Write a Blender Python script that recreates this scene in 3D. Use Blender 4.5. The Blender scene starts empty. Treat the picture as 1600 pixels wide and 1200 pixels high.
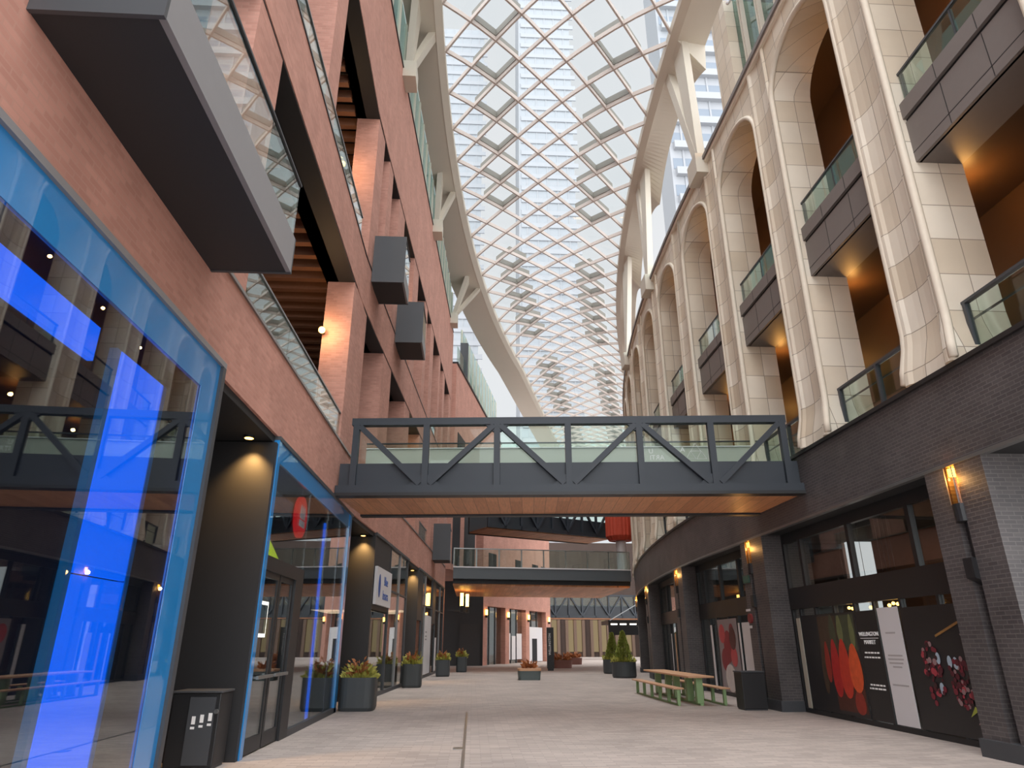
import bpy, math, random
from mathutils import Vector, Matrix
random.seed(7)
SC = bpy.context.scene
COL = SC.collection
V = Vector

# ------------------------------------------------------------------ helpers
class G:
    """collects faces; G.obj links them as ONE mesh object"""
    def __init__(s): s.v = []; s.f = []; s.m = []
    def add(s, pts, faces, mi=0):
        b = len(s.v); s.v += [tuple(p) for p in pts]
        for f in faces: s.f.append([b + i for i in f]); s.m.append(mi)
    def hexa(s, p, mi=0):           # p: 4 bottom pts (ccw) + 4 top pts
        s.add(p, [(3, 2, 1, 0), (4, 5, 6, 7), (0, 1, 5, 4), (1, 2, 6, 5), (2, 3, 7, 6), (3, 0, 4, 7)], mi)
    def box(s, x0, y0, z0, x1, y1, z1, mi=0):
        if x0 > x1: x0, x1 = x1, x0
        if y0 > y1: y0, y1 = y1, y0
        if z0 > z1: z0, z1 = z1, z0
        s.hexa([(x0, y0, z0), (x1, y0, z0), (x1, y1, z0), (x0, y1, z0), (x0, y0, z1), (x1, y0, z1), (x1, y1, z1), (x0, y1, z1)], mi)
    def cbox(s, F, y0, y1, o0, o1, z0, z1, mi=0):   # box following a facade line F(y,o,z)
        n = max(1, int(math.ceil((y1 - y0) / 2.2))) if y1 > 17.5 else 1
        ys = [y0 + (y1 - y0) * i / n for i in range(n + 1)]
        pts = []
        for y in ys: pts += [F(y, o0, z0), F(y, o1, z0), F(y, o1, z1), F(y, o0, z1)]
        fs = [(0, 1, 2, 3), tuple(4 * n + i for i in (3, 2, 1, 0))]
        for k in range(n):
            a = 4 * k
            for i in range(4):
                j = (i + 1) % 4
                fs.append((a + i, a + 4 + i, a + 4 + j, a + j))
        s.add(pts, fs, mi)
    def bar(s, p, q, w, h, up=(0, 0, 1), mi=0):     # rectangular bar p->q
        p = V(p); q = V(q); d = (q - p).normalized(); u = V(up)
        a = d.cross(u)
        if a.length < 1e-4: a = d.cross(V((0, 1, 0)))
        a.normalize(); b = a.cross(d).normalized()
        a *= w / 2; b *= h / 2
        s.hexa([p - a - b, p + a - b, p + a + b, p - a + b, q - a - b, q + a - b, q + a + b, q - a + b], mi)
    def cyl(s, p, q, r, n=12, r2=None, mi=0, cap=True):
        p = V(p); q = V(q); r2 = r if r2 is None else r2
        d = (q - p).normalized(); a = d.orthogonal().normalized(); b = d.cross(a)
        pts = [p + (a * math.cos(t) + b * math.sin(t)) * r for t in [2 * math.pi * i / n for i in range(n)]]
        pts += [q + (a * math.cos(t) + b * math.sin(t)) * r2 for t in [2 * math.pi * i / n for i in range(n)]]
        fs = [(i, (i + 1) % n, n + (i + 1) % n, n + i) for i in range(n)]
        if cap: fs += [tuple(range(n - 1, -1, -1)), tuple(range(n, 2 * n))]
        s.add(pts, fs, mi)
    def tube(s, pts, r, n=8, mi=0):
        pts = [V(p) for p in pts]; rings = []; m = len(pts)
        a = None
        for i, p in enumerate(pts):
            d = (pts[min(i + 1, m - 1)] - pts[max(i - 1, 0)]).normalized()
            a = d.orthogonal() if a is None else (a - d * a.dot(d))
            a.normalize(); b = d.cross(a)
            rings += [p + (a * math.cos(t) + b * math.sin(t)) * r for t in [2 * math.pi * k / n for k in range(n)]]
        fs = [(i * n + k, i * n + (k + 1) % n, (i + 1) * n + (k + 1) % n, (i + 1) * n + k) for i in range(m - 1) for k in range(n)]
        fs += [tuple(range(n - 1, -1, -1)), tuple((m - 1) * n + k for k in range(n))]
        s.add(rings, fs, mi)
    def loft(s, rings, mi=0, cap=True):
        n = len(rings[0]); pts = [p for r in rings for p in r]
        fs = [(i * n + k, i * n + (k + 1) % n, (i + 1) * n + (k + 1) % n, (i + 1) * n + k) for i in range(len(rings) - 1) for k in range(n)]
        if cap: fs += [tuple(range(n - 1, -1, -1)), tuple((len(rings) - 1) * n + k for k in range(n))]
        s.add(pts, fs, mi)
    def prism(s, poly, d, mi=0):
        d = V(d); poly = [V(p) for p in poly]
        s.loft([poly, [p + d for p in poly]], mi)
    def sphere(s, c, r, n=10, m=7, sz=1.0, mi=0):
        rings = []
        for i in range(1, m):
            t = math.pi * i / m
            rings.append([(c[0] + r * math.sin(t) * math.cos(2 * math.pi * k / n), c[1] + r * math.sin(t) * math.sin(2 * math.pi * k / n), c[2] - r * sz * math.cos(t)) for k in range(n)])
        s.loft(rings, mi)
    def quad(s, a, b, c, d, mi=0): s.add([a, b, c, d], [(0, 1, 2, 3)], mi)
    def obj(s, name, mat, parent=None, world=True, smooth=False, bevel=0):
        off = V((0, 0, 0))
        if parent is not None and world: off = root_loc(parent)
        me = bpy.data.meshes.new(name)
        me.from_pydata([tuple(V(p) - off) for p in s.v], [], s.f)
        for mm in (mat if isinstance(mat, (list, tuple)) else [mat]): me.materials.append(mm)
        for p, mi in zip(me.polygons, s.m):
            p.material_index = mi
            p.use_smooth = smooth
        me.validate(); me.update()
        import bmesh
        bm = bmesh.new(); bm.from_mesh(me)
        bmesh.ops.recalc_face_normals(bm, faces=bm.faces[:])
        bm.to_mesh(me); bm.free()
        o = bpy.data.objects.new(name, me); COL.objects.link(o)
        if parent is not None: o.parent = parent
        if bevel:
            b = o.modifiers.new('bevel', 'BEVEL'); b.width = bevel; b.segments = 2; b.limit_method = 'ANGLE'
        return o

def root_loc(o):
    l = V((0, 0, 0))
    while o is not None: l += V(o.location); o = o.parent
    return l
def tag(o, label=None, cat=None, group=None, kind=None):
    if label: o['label'] = label
    if cat: o['category'] = cat
    if group: o['group'] = group
    if kind: o['kind'] = kind
    return o
def thing(name, label, cat, loc=(0, 0, 0), rz=0, group=None, kind=None):
    o = bpy.data.objects.new(name, None); COL.objects.link(o)
    o.location = loc; o.rotation_euler = (0, 0, rz); o.empty_display_size = .2
    return tag(o, label, cat, group, kind)
def dup(root, loc, rz=None, label=None):
    r = root.copy(); COL.objects.link(r); r.location = loc
    if rz is not None: r.rotation_euler = (0, 0, rz)
    if label: r['label'] = label
    for ch in list(root.children):
        c = ch.copy(); COL.objects.link(c); c.parent = r
        for g in list(ch.children):
            d = g.copy(); COL.objects.link(d); d.parent = c
    return r
def BX(name, mat, parent, *b, world=True, bevel=0):
    g = G(); g.box(*b); return g.obj(name, mat, parent, world, bevel=bevel)
def text(name, body, mat, parent, origin, right, up, size, depth=.004, mirror=False, align='CENTER', world=True):
    cu = bpy.data.curves.new(name, 'FONT'); cu.body = body; cu.size = 1; cu.extrude = depth / size
    cu.align_x = align; cu.align_y = 'CENTER'; cu.resolution_u = 2
    t = bpy.data.objects.new('tmp_text', cu); COL.objects.link(t)
    dg = bpy.context.evaluated_depsgraph_get(); dg.update()
    me = bpy.data.meshes.new_from_object(t.evaluated_get(dg))
    bpy.data.objects.remove(t)
    R = V(right).normalized(); U = V(up).normalized(); N = R.cross(U)
    off = root_loc(parent) if (world and parent is not None) else V((0, 0, 0))
    for v in me.vertices:
        c = v.co.copy()
        if mirror: c.x = -c.x
        v.co = V(origin) - off + (R * c.x + U * c.y + N * c.z) * size
    me.materials.clear(); me.materials.append(mat)
    o = bpy.data.objects.new(name, me); COL.objects.link(o); o.parent = parent
    return o

# ------------------------------------------------------------------ materials
def lin(c):
    return tuple((x / 255 / 12.92 if x / 255 <= .04045 else ((x / 255 + .055) / 1.055) ** 2.4) for x in c)
def newmat(name):
    m = bpy.data.materials.new(name); m.use_nodes = True
    return m, m.node_tree.nodes, m.node_tree.links, m.node_tree.nodes['Principled BSDF']
def flat(name, rgb, rough=.6, metal=0, coat=0, noise=0, nscale=8, spec=.5):
    m, N, L, b = newmat(name)
    c = lin(rgb)
    b.inputs['Base Color'].default_value = (*c, 1); b.inputs['Roughness'].default_value = rough
    b.inputs['Metallic'].default_value = metal; b.inputs['Coat Weight'].default_value = coat
    b.inputs['Specular IOR Level'].default_value = spec
    if noise:
        tc = N.new('ShaderNodeTexCoord'); n = N.new('ShaderNodeTexNoise'); n.inputs['Scale'].default_value = nscale; n.inputs['Detail'].default_value = 6
        mp = N.new('ShaderNodeMapRange'); mp.inputs[3].default_value = 1 - noise; mp.inputs[4].default_value = 1 + noise
        mx = N.new('ShaderNodeVectorMath'); mx.operation = 'SCALE'; mx.inputs[0].default_value = c
        L.new(tc.outputs['Object'], n.inputs['Vector']); L.new(n.outputs['Fac'], mp.inputs[0]); L.new(mp.outputs[0], mx.inputs['Scale'])
        L.new(mx.outputs[0], b.inputs['Base Color'])
    return m
def emit(name, rgb, st=1.0, base=(5, 5, 5)):
    m, N, L, b = newmat(name)
    b.inputs['Base Color'].default_value = (*lin(base), 1)
    b.inputs['Emission Color'].default_value = (*lin(rgb), 1); b.inputs['Emission Strength'].default_value = st
    return m
def wallvec(N, L, floor=False):
    """position vector: (x+y, z) for walls in either direction, (x, y) for floors"""
    ge = N.new('ShaderNodeNewGeometry')
    if floor: return ge.outputs['Position'], ge
    sp = N.new('ShaderNodeSeparateXYZ'); L.new(ge.outputs['Position'], sp.inputs[0])
    ad = N.new('ShaderNodeMath'); ad.operation = 'ADD'; L.new(sp.outputs[0], ad.inputs[0]); L.new(sp.outputs[1], ad.inputs[1])
    cb = N.new('ShaderNodeCombineXYZ'); L.new(ad.outputs[0], cb.inputs[0]); L.new(sp.outputs[2], cb.inputs[1])
    return cb.outputs[0], ge
def brick(name, c1, c2, mortar, w, h, ms, rough=.85, offset=.5, bump=.3, vary=.12, nscale=1.2, floor=False, bias=0, shift=(0, 0, 0), smooth=.1):
    m, N, L, b = newmat(name)
    vec, ge = wallvec(N, L, floor)
    mp = N.new('ShaderNodeMapping'); mp.inputs['Location'].default_value = shift; L.new(vec, mp.inputs[0])
    br = N.new('ShaderNodeTexBrick'); br.offset = offset; br.squash = 1
    br.inputs['Color1'].default_value = (*lin(c1), 1); br.inputs['Color2'].default_value = (*lin(c2), 1); br.inputs['Mortar'].default_value = (*lin(mortar), 1)
    br.inputs['Scale'].default_value = 1; br.inputs['Mortar Size'].default_value = ms; br.inputs['Brick Width'].default_value = w; br.inputs['Row Height'].default_value = h
    br.inputs['Bias'].default_value = bias; br.inputs['Mortar Smooth'].default_value = smooth
    L.new(mp.outputs[0], br.inputs['Vector'])
    n = N.new('ShaderNodeTexNoise'); n.inputs['Scale'].default_value = nscale; n.inputs['Detail'].default_value = 5
    L.new(ge.outputs['Position'], n.inputs['Vector'])
    mr = N.new('ShaderNodeMapRange'); mr.inputs[1].default_value = .3; mr.inputs[2].default_value = .7; mr.inputs[3].default_value = 1 - vary; mr.inputs[4].default_value = 1 + vary; L.new(n.outputs['Fac'], mr.inputs[0])
    sc = N.new('ShaderNodeVectorMath'); sc.operation = 'SCALE'; L.new(br.outputs['Color'], sc.inputs[0]); L.new(mr.outputs[0], sc.inputs['Scale'])
    L.new(sc.outputs[0], b.inputs['Base Color']); b.inputs['Roughness'].default_value = rough
    if bump:
        bp = N.new('ShaderNodeBump'); bp.inputs['Strength'].default_value = bump; bp.inputs['Distance'].default_value = .01; bp.invert = True
        L.new(br.outputs['Fac'], bp.inputs['Height']); L.new(bp.outputs[0], b.inputs['Normal'])
    return m
def glass(name, tint, ior=1.5, dark=1.0, rough=0.0):
    m, N, L, b = newmat(name); N.remove(b); out = N['Material Output']
    tr = N.new('ShaderNodeBsdfTransparent'); tr.inputs[0].default_value = (*[x * dark for x in tint], 1)
    gl = N.new('ShaderNodeBsdfGlossy'); gl.inputs['Roughness'].default_value = rough; gl.inputs['Color'].default_value = (.95, .98, .97, 1)
    fr = N.new('ShaderNodeFresnel'); ge = N.new('ShaderNodeNewGeometry'); mi = N.new('ShaderNodeMapRange')
    mi.inputs[3].default_value = ior; mi.inputs[4].default_value = 1 / ior; L.new(ge.outputs['Backfacing'], mi.inputs[0]); L.new(mi.outputs[0], fr.inputs['IOR'])
    mx = N.new('ShaderNodeMixShader'); L.new(fr.outputs[0], mx.inputs[0]); L.new(tr.outputs[0], mx.inputs[1]); L.new(gl.outputs[0], mx.inputs[2]); L.new(mx.outputs[0], out.inputs[0])
    return m

M_BRICK = brick('red_brick', (199, 146, 130), (183, 131, 116), (190, 143, 127), .2, .066, .008, vary=.1)
M_DBRICK = brick('dark_brick', (84, 79, 79), (72, 68, 69), (98, 93, 92), .2, .064, .007, rough=.5, vary=.2, bump=.4)
M_STONE = brick('stone_tile', (232, 222, 206), (208, 192, 170), (150, 136, 120), .5929, .71, .008, rough=.5, offset=0, vary=.07, nscale=.8, bump=.2, shift=(.2, .25, 0))
M_PAVE = brick('pavers', (184, 171, 163), (164, 152, 145), (158, 146, 140), .32, .105, .006, rough=.75, vary=.12, nscale=.5, floor=True, bump=.15)
M_CORN = flat('cornice_stone', (224, 212, 194), .6, noise=.05)
M_STEEL = flat('bridge_steel', (48, 54, 62), .5, noise=.06, nscale=1.5)
M_STEELD = flat('bridge_steel_dark', (42, 47, 53), .5)
M_PAINT = flat('cream_paint', (206, 197, 182), .5, noise=.03, nscale=1)
M_RIB = flat('lattice_paint', (198, 185, 177), .5)
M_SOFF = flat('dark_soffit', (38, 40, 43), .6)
M_GREYP = flat('grey_metal_panel', (135, 134, 136), .45, noise=.03)
M_DGREYP = flat('dark_grey_panel', (68, 70, 74), .5, noise=.05, nscale=2)
M_ALU = flat('aluminium', (150, 152, 152), .35, metal=.8)
M_WHITE = flat('white_board', (222, 220, 222), .6)
M_BLACK = flat('black_metal', (34, 34, 36), .45)
M_FIN = flat('charcoal_panel', (38, 38, 40), .5, noise=.08, nscale=3)
M_BLUE = flat('blue_backpainted', (0, 132, 205), .4, coat=1.0)
M_BLUE.node_tree.nodes['Principled BSDF'].inputs['Coat IOR'].default_value = 1.9
M_BLUE.node_tree.nodes['Principled BSDF'].inputs['Coat Roughness'].default_value = 0
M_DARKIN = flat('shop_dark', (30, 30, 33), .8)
M_SHOPF = flat('shop_floor', (70, 66, 64), .6)
M_BRONZE = flat('bronze_wall', (86, 64, 48), .45, noise=.25, nscale=.9)
M_BALC = flat('taupe_metal', (122, 114, 110), .5, noise=.04)
M_WOODS = None
M_RED = emit('red_lit', (225, 30, 32), .7, (180, 20, 20))
M_BLUELED = emit('blue_led', (0, 104, 255), 1.1, (0, 40, 150))
M_LIME = emit('lime_lit', (205, 230, 40), .9)
M_WARM = emit('warm_lamp', (255, 190, 90), 9)
M_AMBER = emit('amber_glow', (255, 150, 40), 5)
M_WHLED = emit('white_led', (255, 245, 225), 4)
M_GLASS_RAIL = glass('rail_glass', (.86, .945, .915), 1.6)
M_GLASS_BR = glass('bridge_glass', (.89, .96, .925), 1.3)
M_GLASS_SHOP = glass('shop_glass', (.80, .83, .85), 2.0)
M_GLASS_BANK = glass('bank_glass', (.88, .9, .92), 2.15)
M_GLASS_CLEAR = glass('shop_glass_clear', (.85, .87, .86), 1.5)
M_GLASS_ROOF = glass('roof_glass', (.93, .955, .96), 1.25)
M_GLASS_TEAL = glass('teal_glass', (.6, .74, .71), 1.45)
M_GREEN = flat('sage_green_paint', (148, 180, 128), .5)
M_TOPW = flat('oiled_timber', (205, 160, 125), .5, noise=.1, nscale=6)
M_PLANT = flat('planter_charcoal', (62, 66, 68), .55, noise=.05)
M_PLANTG = flat('planter_grey_green', (92, 104, 104), .6)
M_CORTEN = flat('rust_planter', (112, 72, 62), .7)
M_SOIL = flat('soil', (60, 45, 35), .9)
M_LEAF = flat('leaf_yellow_green', (176, 172, 84), .6, noise=.35, nscale=12)
M_LEAFD = flat('leaf_green', (140, 148, 66), .6, noise=.4, nscale=9)
M_FLOW = flat('orange_brown_flower', (176, 112, 66), .7, noise=.35, nscale=14)
M_REDF = flat('red_fabric', (196, 74, 50), .7, noise=.08, nscale=3)
M_TOWER = flat('pale_concrete', (150, 152, 156), .8)
M_TOWG = flat('hazed_window', (143, 147, 152), .6)  # window tone pulled close to the concrete, distance haze put into the colour
M_TOWD = flat('tower_window', (112, 122, 134), .4)
M_POSTD = flat('poster_black', (38, 36, 37), .4)
M_TXT = emit('white_lettering', (215, 212, 210), .15, (225, 222, 220))

def planks(name, ca, cb, width, axis=0, rough=.5, gap=.04):
    m, N, L, b = newmat(name)
    tc = N.new('ShaderNodeTexCoord')
    br = N.new('ShaderNodeTexBrick'); br.offset = .37
    mp = N.new('ShaderNodeMapping'); L.new(tc.outputs['Object'], mp.inputs[0])
    if axis: mp.inputs['Rotation'].default_value = (0, 0, math.pi / 2)
    br.inputs['Color1'].default_value = (*lin(ca), 1); br.inputs['Color2'].default_value = (*lin(cb), 1); br.inputs['Mortar'].default_value = (*[x * .3 for x in lin(cb)], 1)
    br.inputs['Scale'].default_value = 1; br.inputs['Brick Width'].default_value = 2.4; br.inputs['Row Height'].default_value = width; br.inputs['Mortar Size'].default_value = .004
    L.new(mp.outputs[0], br.inputs['Vector'])
    n = N.new('ShaderNodeTexNoise'); n.inputs['Scale'].default_value = 2; n.inputs['Detail'].default_value = 6
    m2 = N.new('ShaderNodeMapping'); m2.inputs['Scale'].default_value = (1, 12, 1); L.new(mp.outputs[0], m2.inputs[0]); L.new(m2.outputs[0], n.inputs['Vector'])
    mr = N.new('ShaderNodeMapRange'); mr.inputs[3].default_value = .7; mr.inputs[4].default_value = 1.3; L.new(n.outputs['Fac'], mr.inputs[0])
    sc = N.new('ShaderNodeVectorMath'); sc.operation = 'SCALE'; L.new(br.outputs['Color'], sc.inputs[0]); L.new(mr.outputs[0], sc.inputs['Scale'])
    L.new(sc.outputs[0], b.inputs['Base Color']); b.inputs['Roughness'].default_value = rough
    return m
M_WOODS = planks('soffit_timber', (232, 168, 122), (206, 142, 100), .30, 1)
M_SLAT = flat('ceiling_slat', (150, 104, 80), .6, noise=.12)

# ------------------------------------------------------------------ facade lines
def XL(y): return -3.4 + (.055 * (y - 18) if y > 18 else 0)
def XR(y): return 7.8 + (.0045 * (y - 20.5) ** 2 if y > 20.5 else 0)
def LP(y, o, z): return (XL(y) + o, y, z)
def RP(y, o, z): return (XR(y) - o, y, z)
def CB(name, mat, parent, F, y0, y1, o0, o1, z0, z1, bevel=0):
    g = G(); g.cbox(F, y0, y1, o0, o1, z0, z1); return g.obj(name, mat, parent, bevel=bevel)

# ------------------------------------------------------------------ floor
g = G(); g.box(-14, -12, -.3, 40, 120, 0)
fl = g.obj('floor', M_PAVE); tag(fl, 'grey and pink stone pavers covering the arcade street', 'floor', kind='structure')
ds = thing('drain_strip', 'thin pale metal drain line set in the pavers near the left shops', 'drain', (-.1, 13, 0))
BX('grate', M_ALU, ds, -.13, 8.5, 0, -.08, 18.6, .006)
BX('access_plate', M_ALU, ds, -.28, 12.25, 0, -.1, 12.5, .008)

# ------------------------------------------------------------------ left building
WL = thing('wall_left', 'red brick left facade of stacked open galleries with brick bands and piers', 'wall', (-3.4, 12, 0), kind='structure')
YE = 45.5
CB('brick_band', M_BRICK, WL, LP, -6, YE, -.45, 0, 4.92, 6.28)
CB('sill_coping', M_ALU, WL, LP, -6, YE, -.47, .03, 6.28, 6.33)
CB('brick_beam', M_BRICK, WL, LP, -6, YE, -.45, 0, 10.9, 12.42)
CB('sill_coping', M_BLACK, WL, LP, -6, YE, -.47, .02, 12.42, 12.46)
CB('brick_parapet', M_BRICK, WL, LP, -6, YE, -.45, 0, 17.9, 23.2)
CB('parapet_coping', M_BLACK, WL, LP, -6, YE, -.5, .04, 23.2, 23.28)
for y0, y1 in ((-3, -1), (7.7, 8.9), (16.45, 18.5), (21.3, 22.9), (26.2, 27.6), (30.9, 32.3), (35.6, 37), (40, 41.4), (43.9, 45.5)):
    CB('brick_pier', M_BRICK, WL, LP, y0, y1, -.75, -.02, 6.25, 10.95)
for y0, y1 in ((-2, 0), (11.6, 12.5), (17.9, 19.0), (20.0, 20.75), (22.2, 23.6), (26.5, 28.0), (30.6, 31.6), (33.2, 34.6), (37.5, 38.4), (40, 41.2), (44.3, 45.5)):
    CB('brick_pier', M_BRICK, WL, LP, y0, y1, -.75, -.02, 12.4, 17.95)
for z in (5.6, 12.1, 18.6):
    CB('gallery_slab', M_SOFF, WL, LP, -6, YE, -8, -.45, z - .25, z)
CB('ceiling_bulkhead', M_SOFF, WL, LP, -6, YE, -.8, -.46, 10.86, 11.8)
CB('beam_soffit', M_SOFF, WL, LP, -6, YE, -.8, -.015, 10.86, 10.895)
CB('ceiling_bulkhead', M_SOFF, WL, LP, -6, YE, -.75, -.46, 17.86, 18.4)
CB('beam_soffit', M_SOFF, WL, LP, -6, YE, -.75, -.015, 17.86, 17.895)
for z in (11.4, 18.0):
    g = G()
    y = -4
    while y < 44:
        g.bar(LP(y, -6, z), LP(y, -.8, z), .2, .3); y += .62
    g.obj('ceiling_slats', M_SLAT, WL)
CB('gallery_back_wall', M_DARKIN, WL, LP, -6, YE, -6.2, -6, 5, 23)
CB('ground_soffit', M_SOFF, WL, LP, -6, YE, -3.4, -.05, 4.8, 4.92)
CB('ground_back_wall', M_FIN, WL, LP, -6, YE, -6.2, -6, 0, 5)
g = G(); g.hexa([LP(YE, -8, 0), LP(YE, 0, 0), LP(YE + .4, 0, 0), LP(YE + .4, -8, 0), LP(YE, -8, 23.2), LP(YE, 0, 23.2), LP(YE + .4, 0, 23.2), LP(YE + .4, -8, 23.2)])
g.obj('end_wall', M_BRICK, WL)

# --- gallery glass rails on the left
def railing(label, F, y0, y1, o, z0, z1, post=M_ALU, every=2.2, mat=None, group=None, rail=.035):
    t = thing('glass_railing', label, 'railing', F((y0 + y1) / 2, o, z0), group=group)
    n = max(1, round((y1 - y0) / every))
    for k in range(n):
        a = y0 + (y1 - y0) * k / n; b = y0 + (y1 - y0) * (k + 1) / n
        CB('glass_pane', mat or M_GLASS_RAIL, t, F, a + .015, b - .015, o - .008, o + .008, z0 + .03, z1)
    CB('top_rail', post, t, F, y0, y1, o - .03, o + .03, z1, z1 + rail)
    CB('bottom_channel', post, t, F, y0, y1, o - .03, o + .03, z0, z0 + .06)
    return t
GR = 'glass railings of the left brick galleries'
railing('long glass railing over the brick band above the bank shop', LP, 8.9, 16.45, -.08, 6.33, 7.05, group=GR)
railing('glass railing on the lower gallery just past the near bridge end', LP, 22.9, 26.2, -.08, 6.33, 7.05, group=GR)
railing('glass railing on the lower gallery behind the first two hanging boxes', LP, 32.3, 35.6, -.08, 6.33, 7.05, group=GR)
railing('long glass railing of the upper left gallery in front of slatted ceiling', LP, -1, 16.6, -.02, 12.46, 13.05, group=GR)
railing('short glass railing on the upper left gallery beyond the big brick pier', LP, 23.7, 26.4, -.08, 12.46, 13.1, group=GR)
railing('far glass railing on the upper left gallery near the second truss bridge', LP, 34.7, 37.4, -.08, 12.46, 13.1, group=GR)

# --- hanging balcony boxes on the left facade
def lbox(label, y0, y1, z0, zs, zg, o, name='balcony_box'):
    x0 = XL((y0 + y1) / 2)
    t = thing(name, label, 'balcony', (x0, y0, z0), group='metal balcony boxes hung on the brick facade')
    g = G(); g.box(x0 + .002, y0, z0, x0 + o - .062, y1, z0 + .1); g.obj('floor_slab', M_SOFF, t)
    g = G(); g.box(x0 + o - .06, y0, z0, x0 + o, y1, z0 + .5); g.obj('fascia', M_GREYP, t)
    BX('side_panel', M_DGREYP, t, x0 + .002, y0 - .04, z0 - .01, x0 + o, y0, zs)
    BX('side_panel', M_DGREYP, t, x0 + .002, y1, z0 - .01, x0 + o, y1 + .04, z0 + .5)
    BX('glass_guard', M_GLASS_RAIL, t, x0 + o - .04, y0 + .02, z0 + .5, x0 + o - .02, y1 - .02, zg)
    BX('guard_rail', M_DGREYP, t, x0 + o - .05, y0, zg, x0 + o, y1, zg + .03)
    return t
bb = lbox('big grey balcony box at top left with dark underside above the blue shop', 3.88, 7.6, 6.0, 7.3, 7.3, 1.0)
lbox('nearer of the two stacked grey hanging boxes beside the upper gallery', 18.45, 19.85, 12.02, 13.66, 13.6, 1.0)
lbox('farther and lower looking of the two grey hanging boxes on the upper gallery', 22.9, 24.5, 12.02, 13.7, 13.6, 1.0)
lbox('grey hanging box at lower level beside the glass rail bridge', 37.8, 39.4, 5.85, 7.8, 7.6, .95)

# --- clerestory and second, lower brick block behind
CL = thing('clerestory', 'band of green tinted clerestory windows above the brick parapet', 'window', (-3.9, 20, 23.3))
CB('glazing', M_GLASS_TEAL, CL, LP, -2, YE, -.1, -.07, 23.28, 26.0)
y = -2
k = 0
while y < YE:
    CB('mullion', M_PAINT, CL, LP, y, y + .09, -.1, .0, 23.28, 26.0); y += 1.45
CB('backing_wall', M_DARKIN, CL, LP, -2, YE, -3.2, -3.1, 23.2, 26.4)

LB = thing('brick_building', 'lower red brick block with roof terrace beyond the left facade', 'building', (-1.5, 47, 0))
def BP(y, o, z): return (-1.6 + .19 * (y - 46) + o, y, z)
CB('wall', M_BRICK, LB, BP, 46.2, 55.2, -8, 0, 6.2, 21.0)
CB('upper_wall', M_BRICK, LB, BP, 55.2, 68, -8, 0, 11.7, 21.0)
CB('roof_coping', M_BLACK, LB, BP, 46.2, 68, -8, .1, 21.0, 21.15)
CB('clerestory_glass', M_GLASS_TEAL, LB, BP, 50, 68, -.6, -.5, 21.2, 25.6)
for y in (50, 51.6, 53.2, 54.8, 56.4, 58, 59.6, 61.2, 62.8, 64.4, 66, 67.6):
    CB('mullion', M_PAINT, LB, BP, y, y + .14, -.6, -.47, 21.2, 25.6)
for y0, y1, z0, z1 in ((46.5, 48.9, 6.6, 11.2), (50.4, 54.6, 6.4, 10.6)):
    CB('dark_opening_panel', M_DARKIN, LB, BP, y0, y1, -.3, .02, z0, z1)  # solid dark panels, colour standing in for the shade inside openings
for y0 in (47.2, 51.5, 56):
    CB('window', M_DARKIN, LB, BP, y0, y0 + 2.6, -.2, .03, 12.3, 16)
LT = thing('terrace_screen', 'dark framed glass screen on the lower brick roof terrace', 'screen', (-.9, 48, 21.15))
g = G(); g.cbox(BP, 46.6, 49.5, -.1, -.06, 21.15, 22.6); g.obj('glass_pane', M_GLASS_RAIL, LT)
g = G(); g.cbox(BP, 49.5, 49.8, -.5, .1, 21.15, 24.2); g.obj('post', M_DGREYP, LT)

# ------------------------------------------------------------------ left shops
def shop_mullion(g, F, y, o, w, d, z0, z1): g.cbox(F, y - w / 2, y + w / 2, o - d, o, z0, z1)

# shop 1: blue framed bank front, nearest
S1 = thing('storefront', 'large blue framed shop window nearest the camera on the left', 'storefront', (-3.3, 4, 0), group='left storefronts')
def S1P(y, o, z): return (-3.3 + o, y, z)
CB('header_panel', M_BLUE, S1, S1P, -4, 8.2, -.05, -.01, 4.48, 4.93)
CB('frame_trim', M_GREYP, S1, S1P, -4, 8.3, -.12, .03, 4.93, 5.0)
CB('frame_trim', M_DGREYP, S1, S1P, 8.2, 8.3, -.5, .03, 0, 4.93)
CB('blue_jamb', M_BLUE, S1, S1P, 7.72, 8.2, -.05, -.01, .1, 4.48)
CB('base_rail', M_BLACK, S1, S1P, -4, 8.2, -.1, 0, 0, .12)
for a, b in ((-4, .35), (.37, 4.1), (4.12, 7.72)):
    CB('glass_pane', M_GLASS_BANK, S1, S1P, a, b, -.03, -.015, .12, 4.48)
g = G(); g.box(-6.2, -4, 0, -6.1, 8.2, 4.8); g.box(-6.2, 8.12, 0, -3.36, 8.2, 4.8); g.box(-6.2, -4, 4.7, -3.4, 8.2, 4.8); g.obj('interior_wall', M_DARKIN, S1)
BX('interior_floor', M_SHOPF, S1, -6.2, -4, 0, -3.4, 8.12, .02)
BX('interior_partition', M_FIN, S1, -4.3, 2.2, .02, -4.2, 5.2, 3.9)
LEDG = 'blue lit panels inside the nearest shop'
t = thing('led_wall', 'tall bright blue vertical light panel behind the nearest shop glass', 'light', (-3.75, 7.1, 0), group=LEDG)
BX('lower_module', M_BLUELED, t, -3.78, 6.66, .02, -3.72, 7.66, 2.2)
BX('upper_module', M_BLUELED, t, -3.78, 6.66, 2.22, -3.72, 7.66, 4.45)
BX('edge_frame', M_BLUE, t, -3.8, 6.56, .02, -3.72, 6.64, 4.45)
BX('edge_frame', M_BLUE, t, -3.8, 7.68, .02, -3.72, 7.76, 4.45)
t = thing('led_wall', 'slanting blue horizontal light band high in the nearest shop window', 'light', (-3.75, 5.5, 4.15), group=LEDG)
BX('light_module', M_BLUELED, t, -3.78, 2.2, 4.15, -3.72, 6.2, 4.5)
BX('hanger', M_DGREYP, t, -3.77, 6.0, 4.5, -3.73, 6.05, 4.7)
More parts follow.
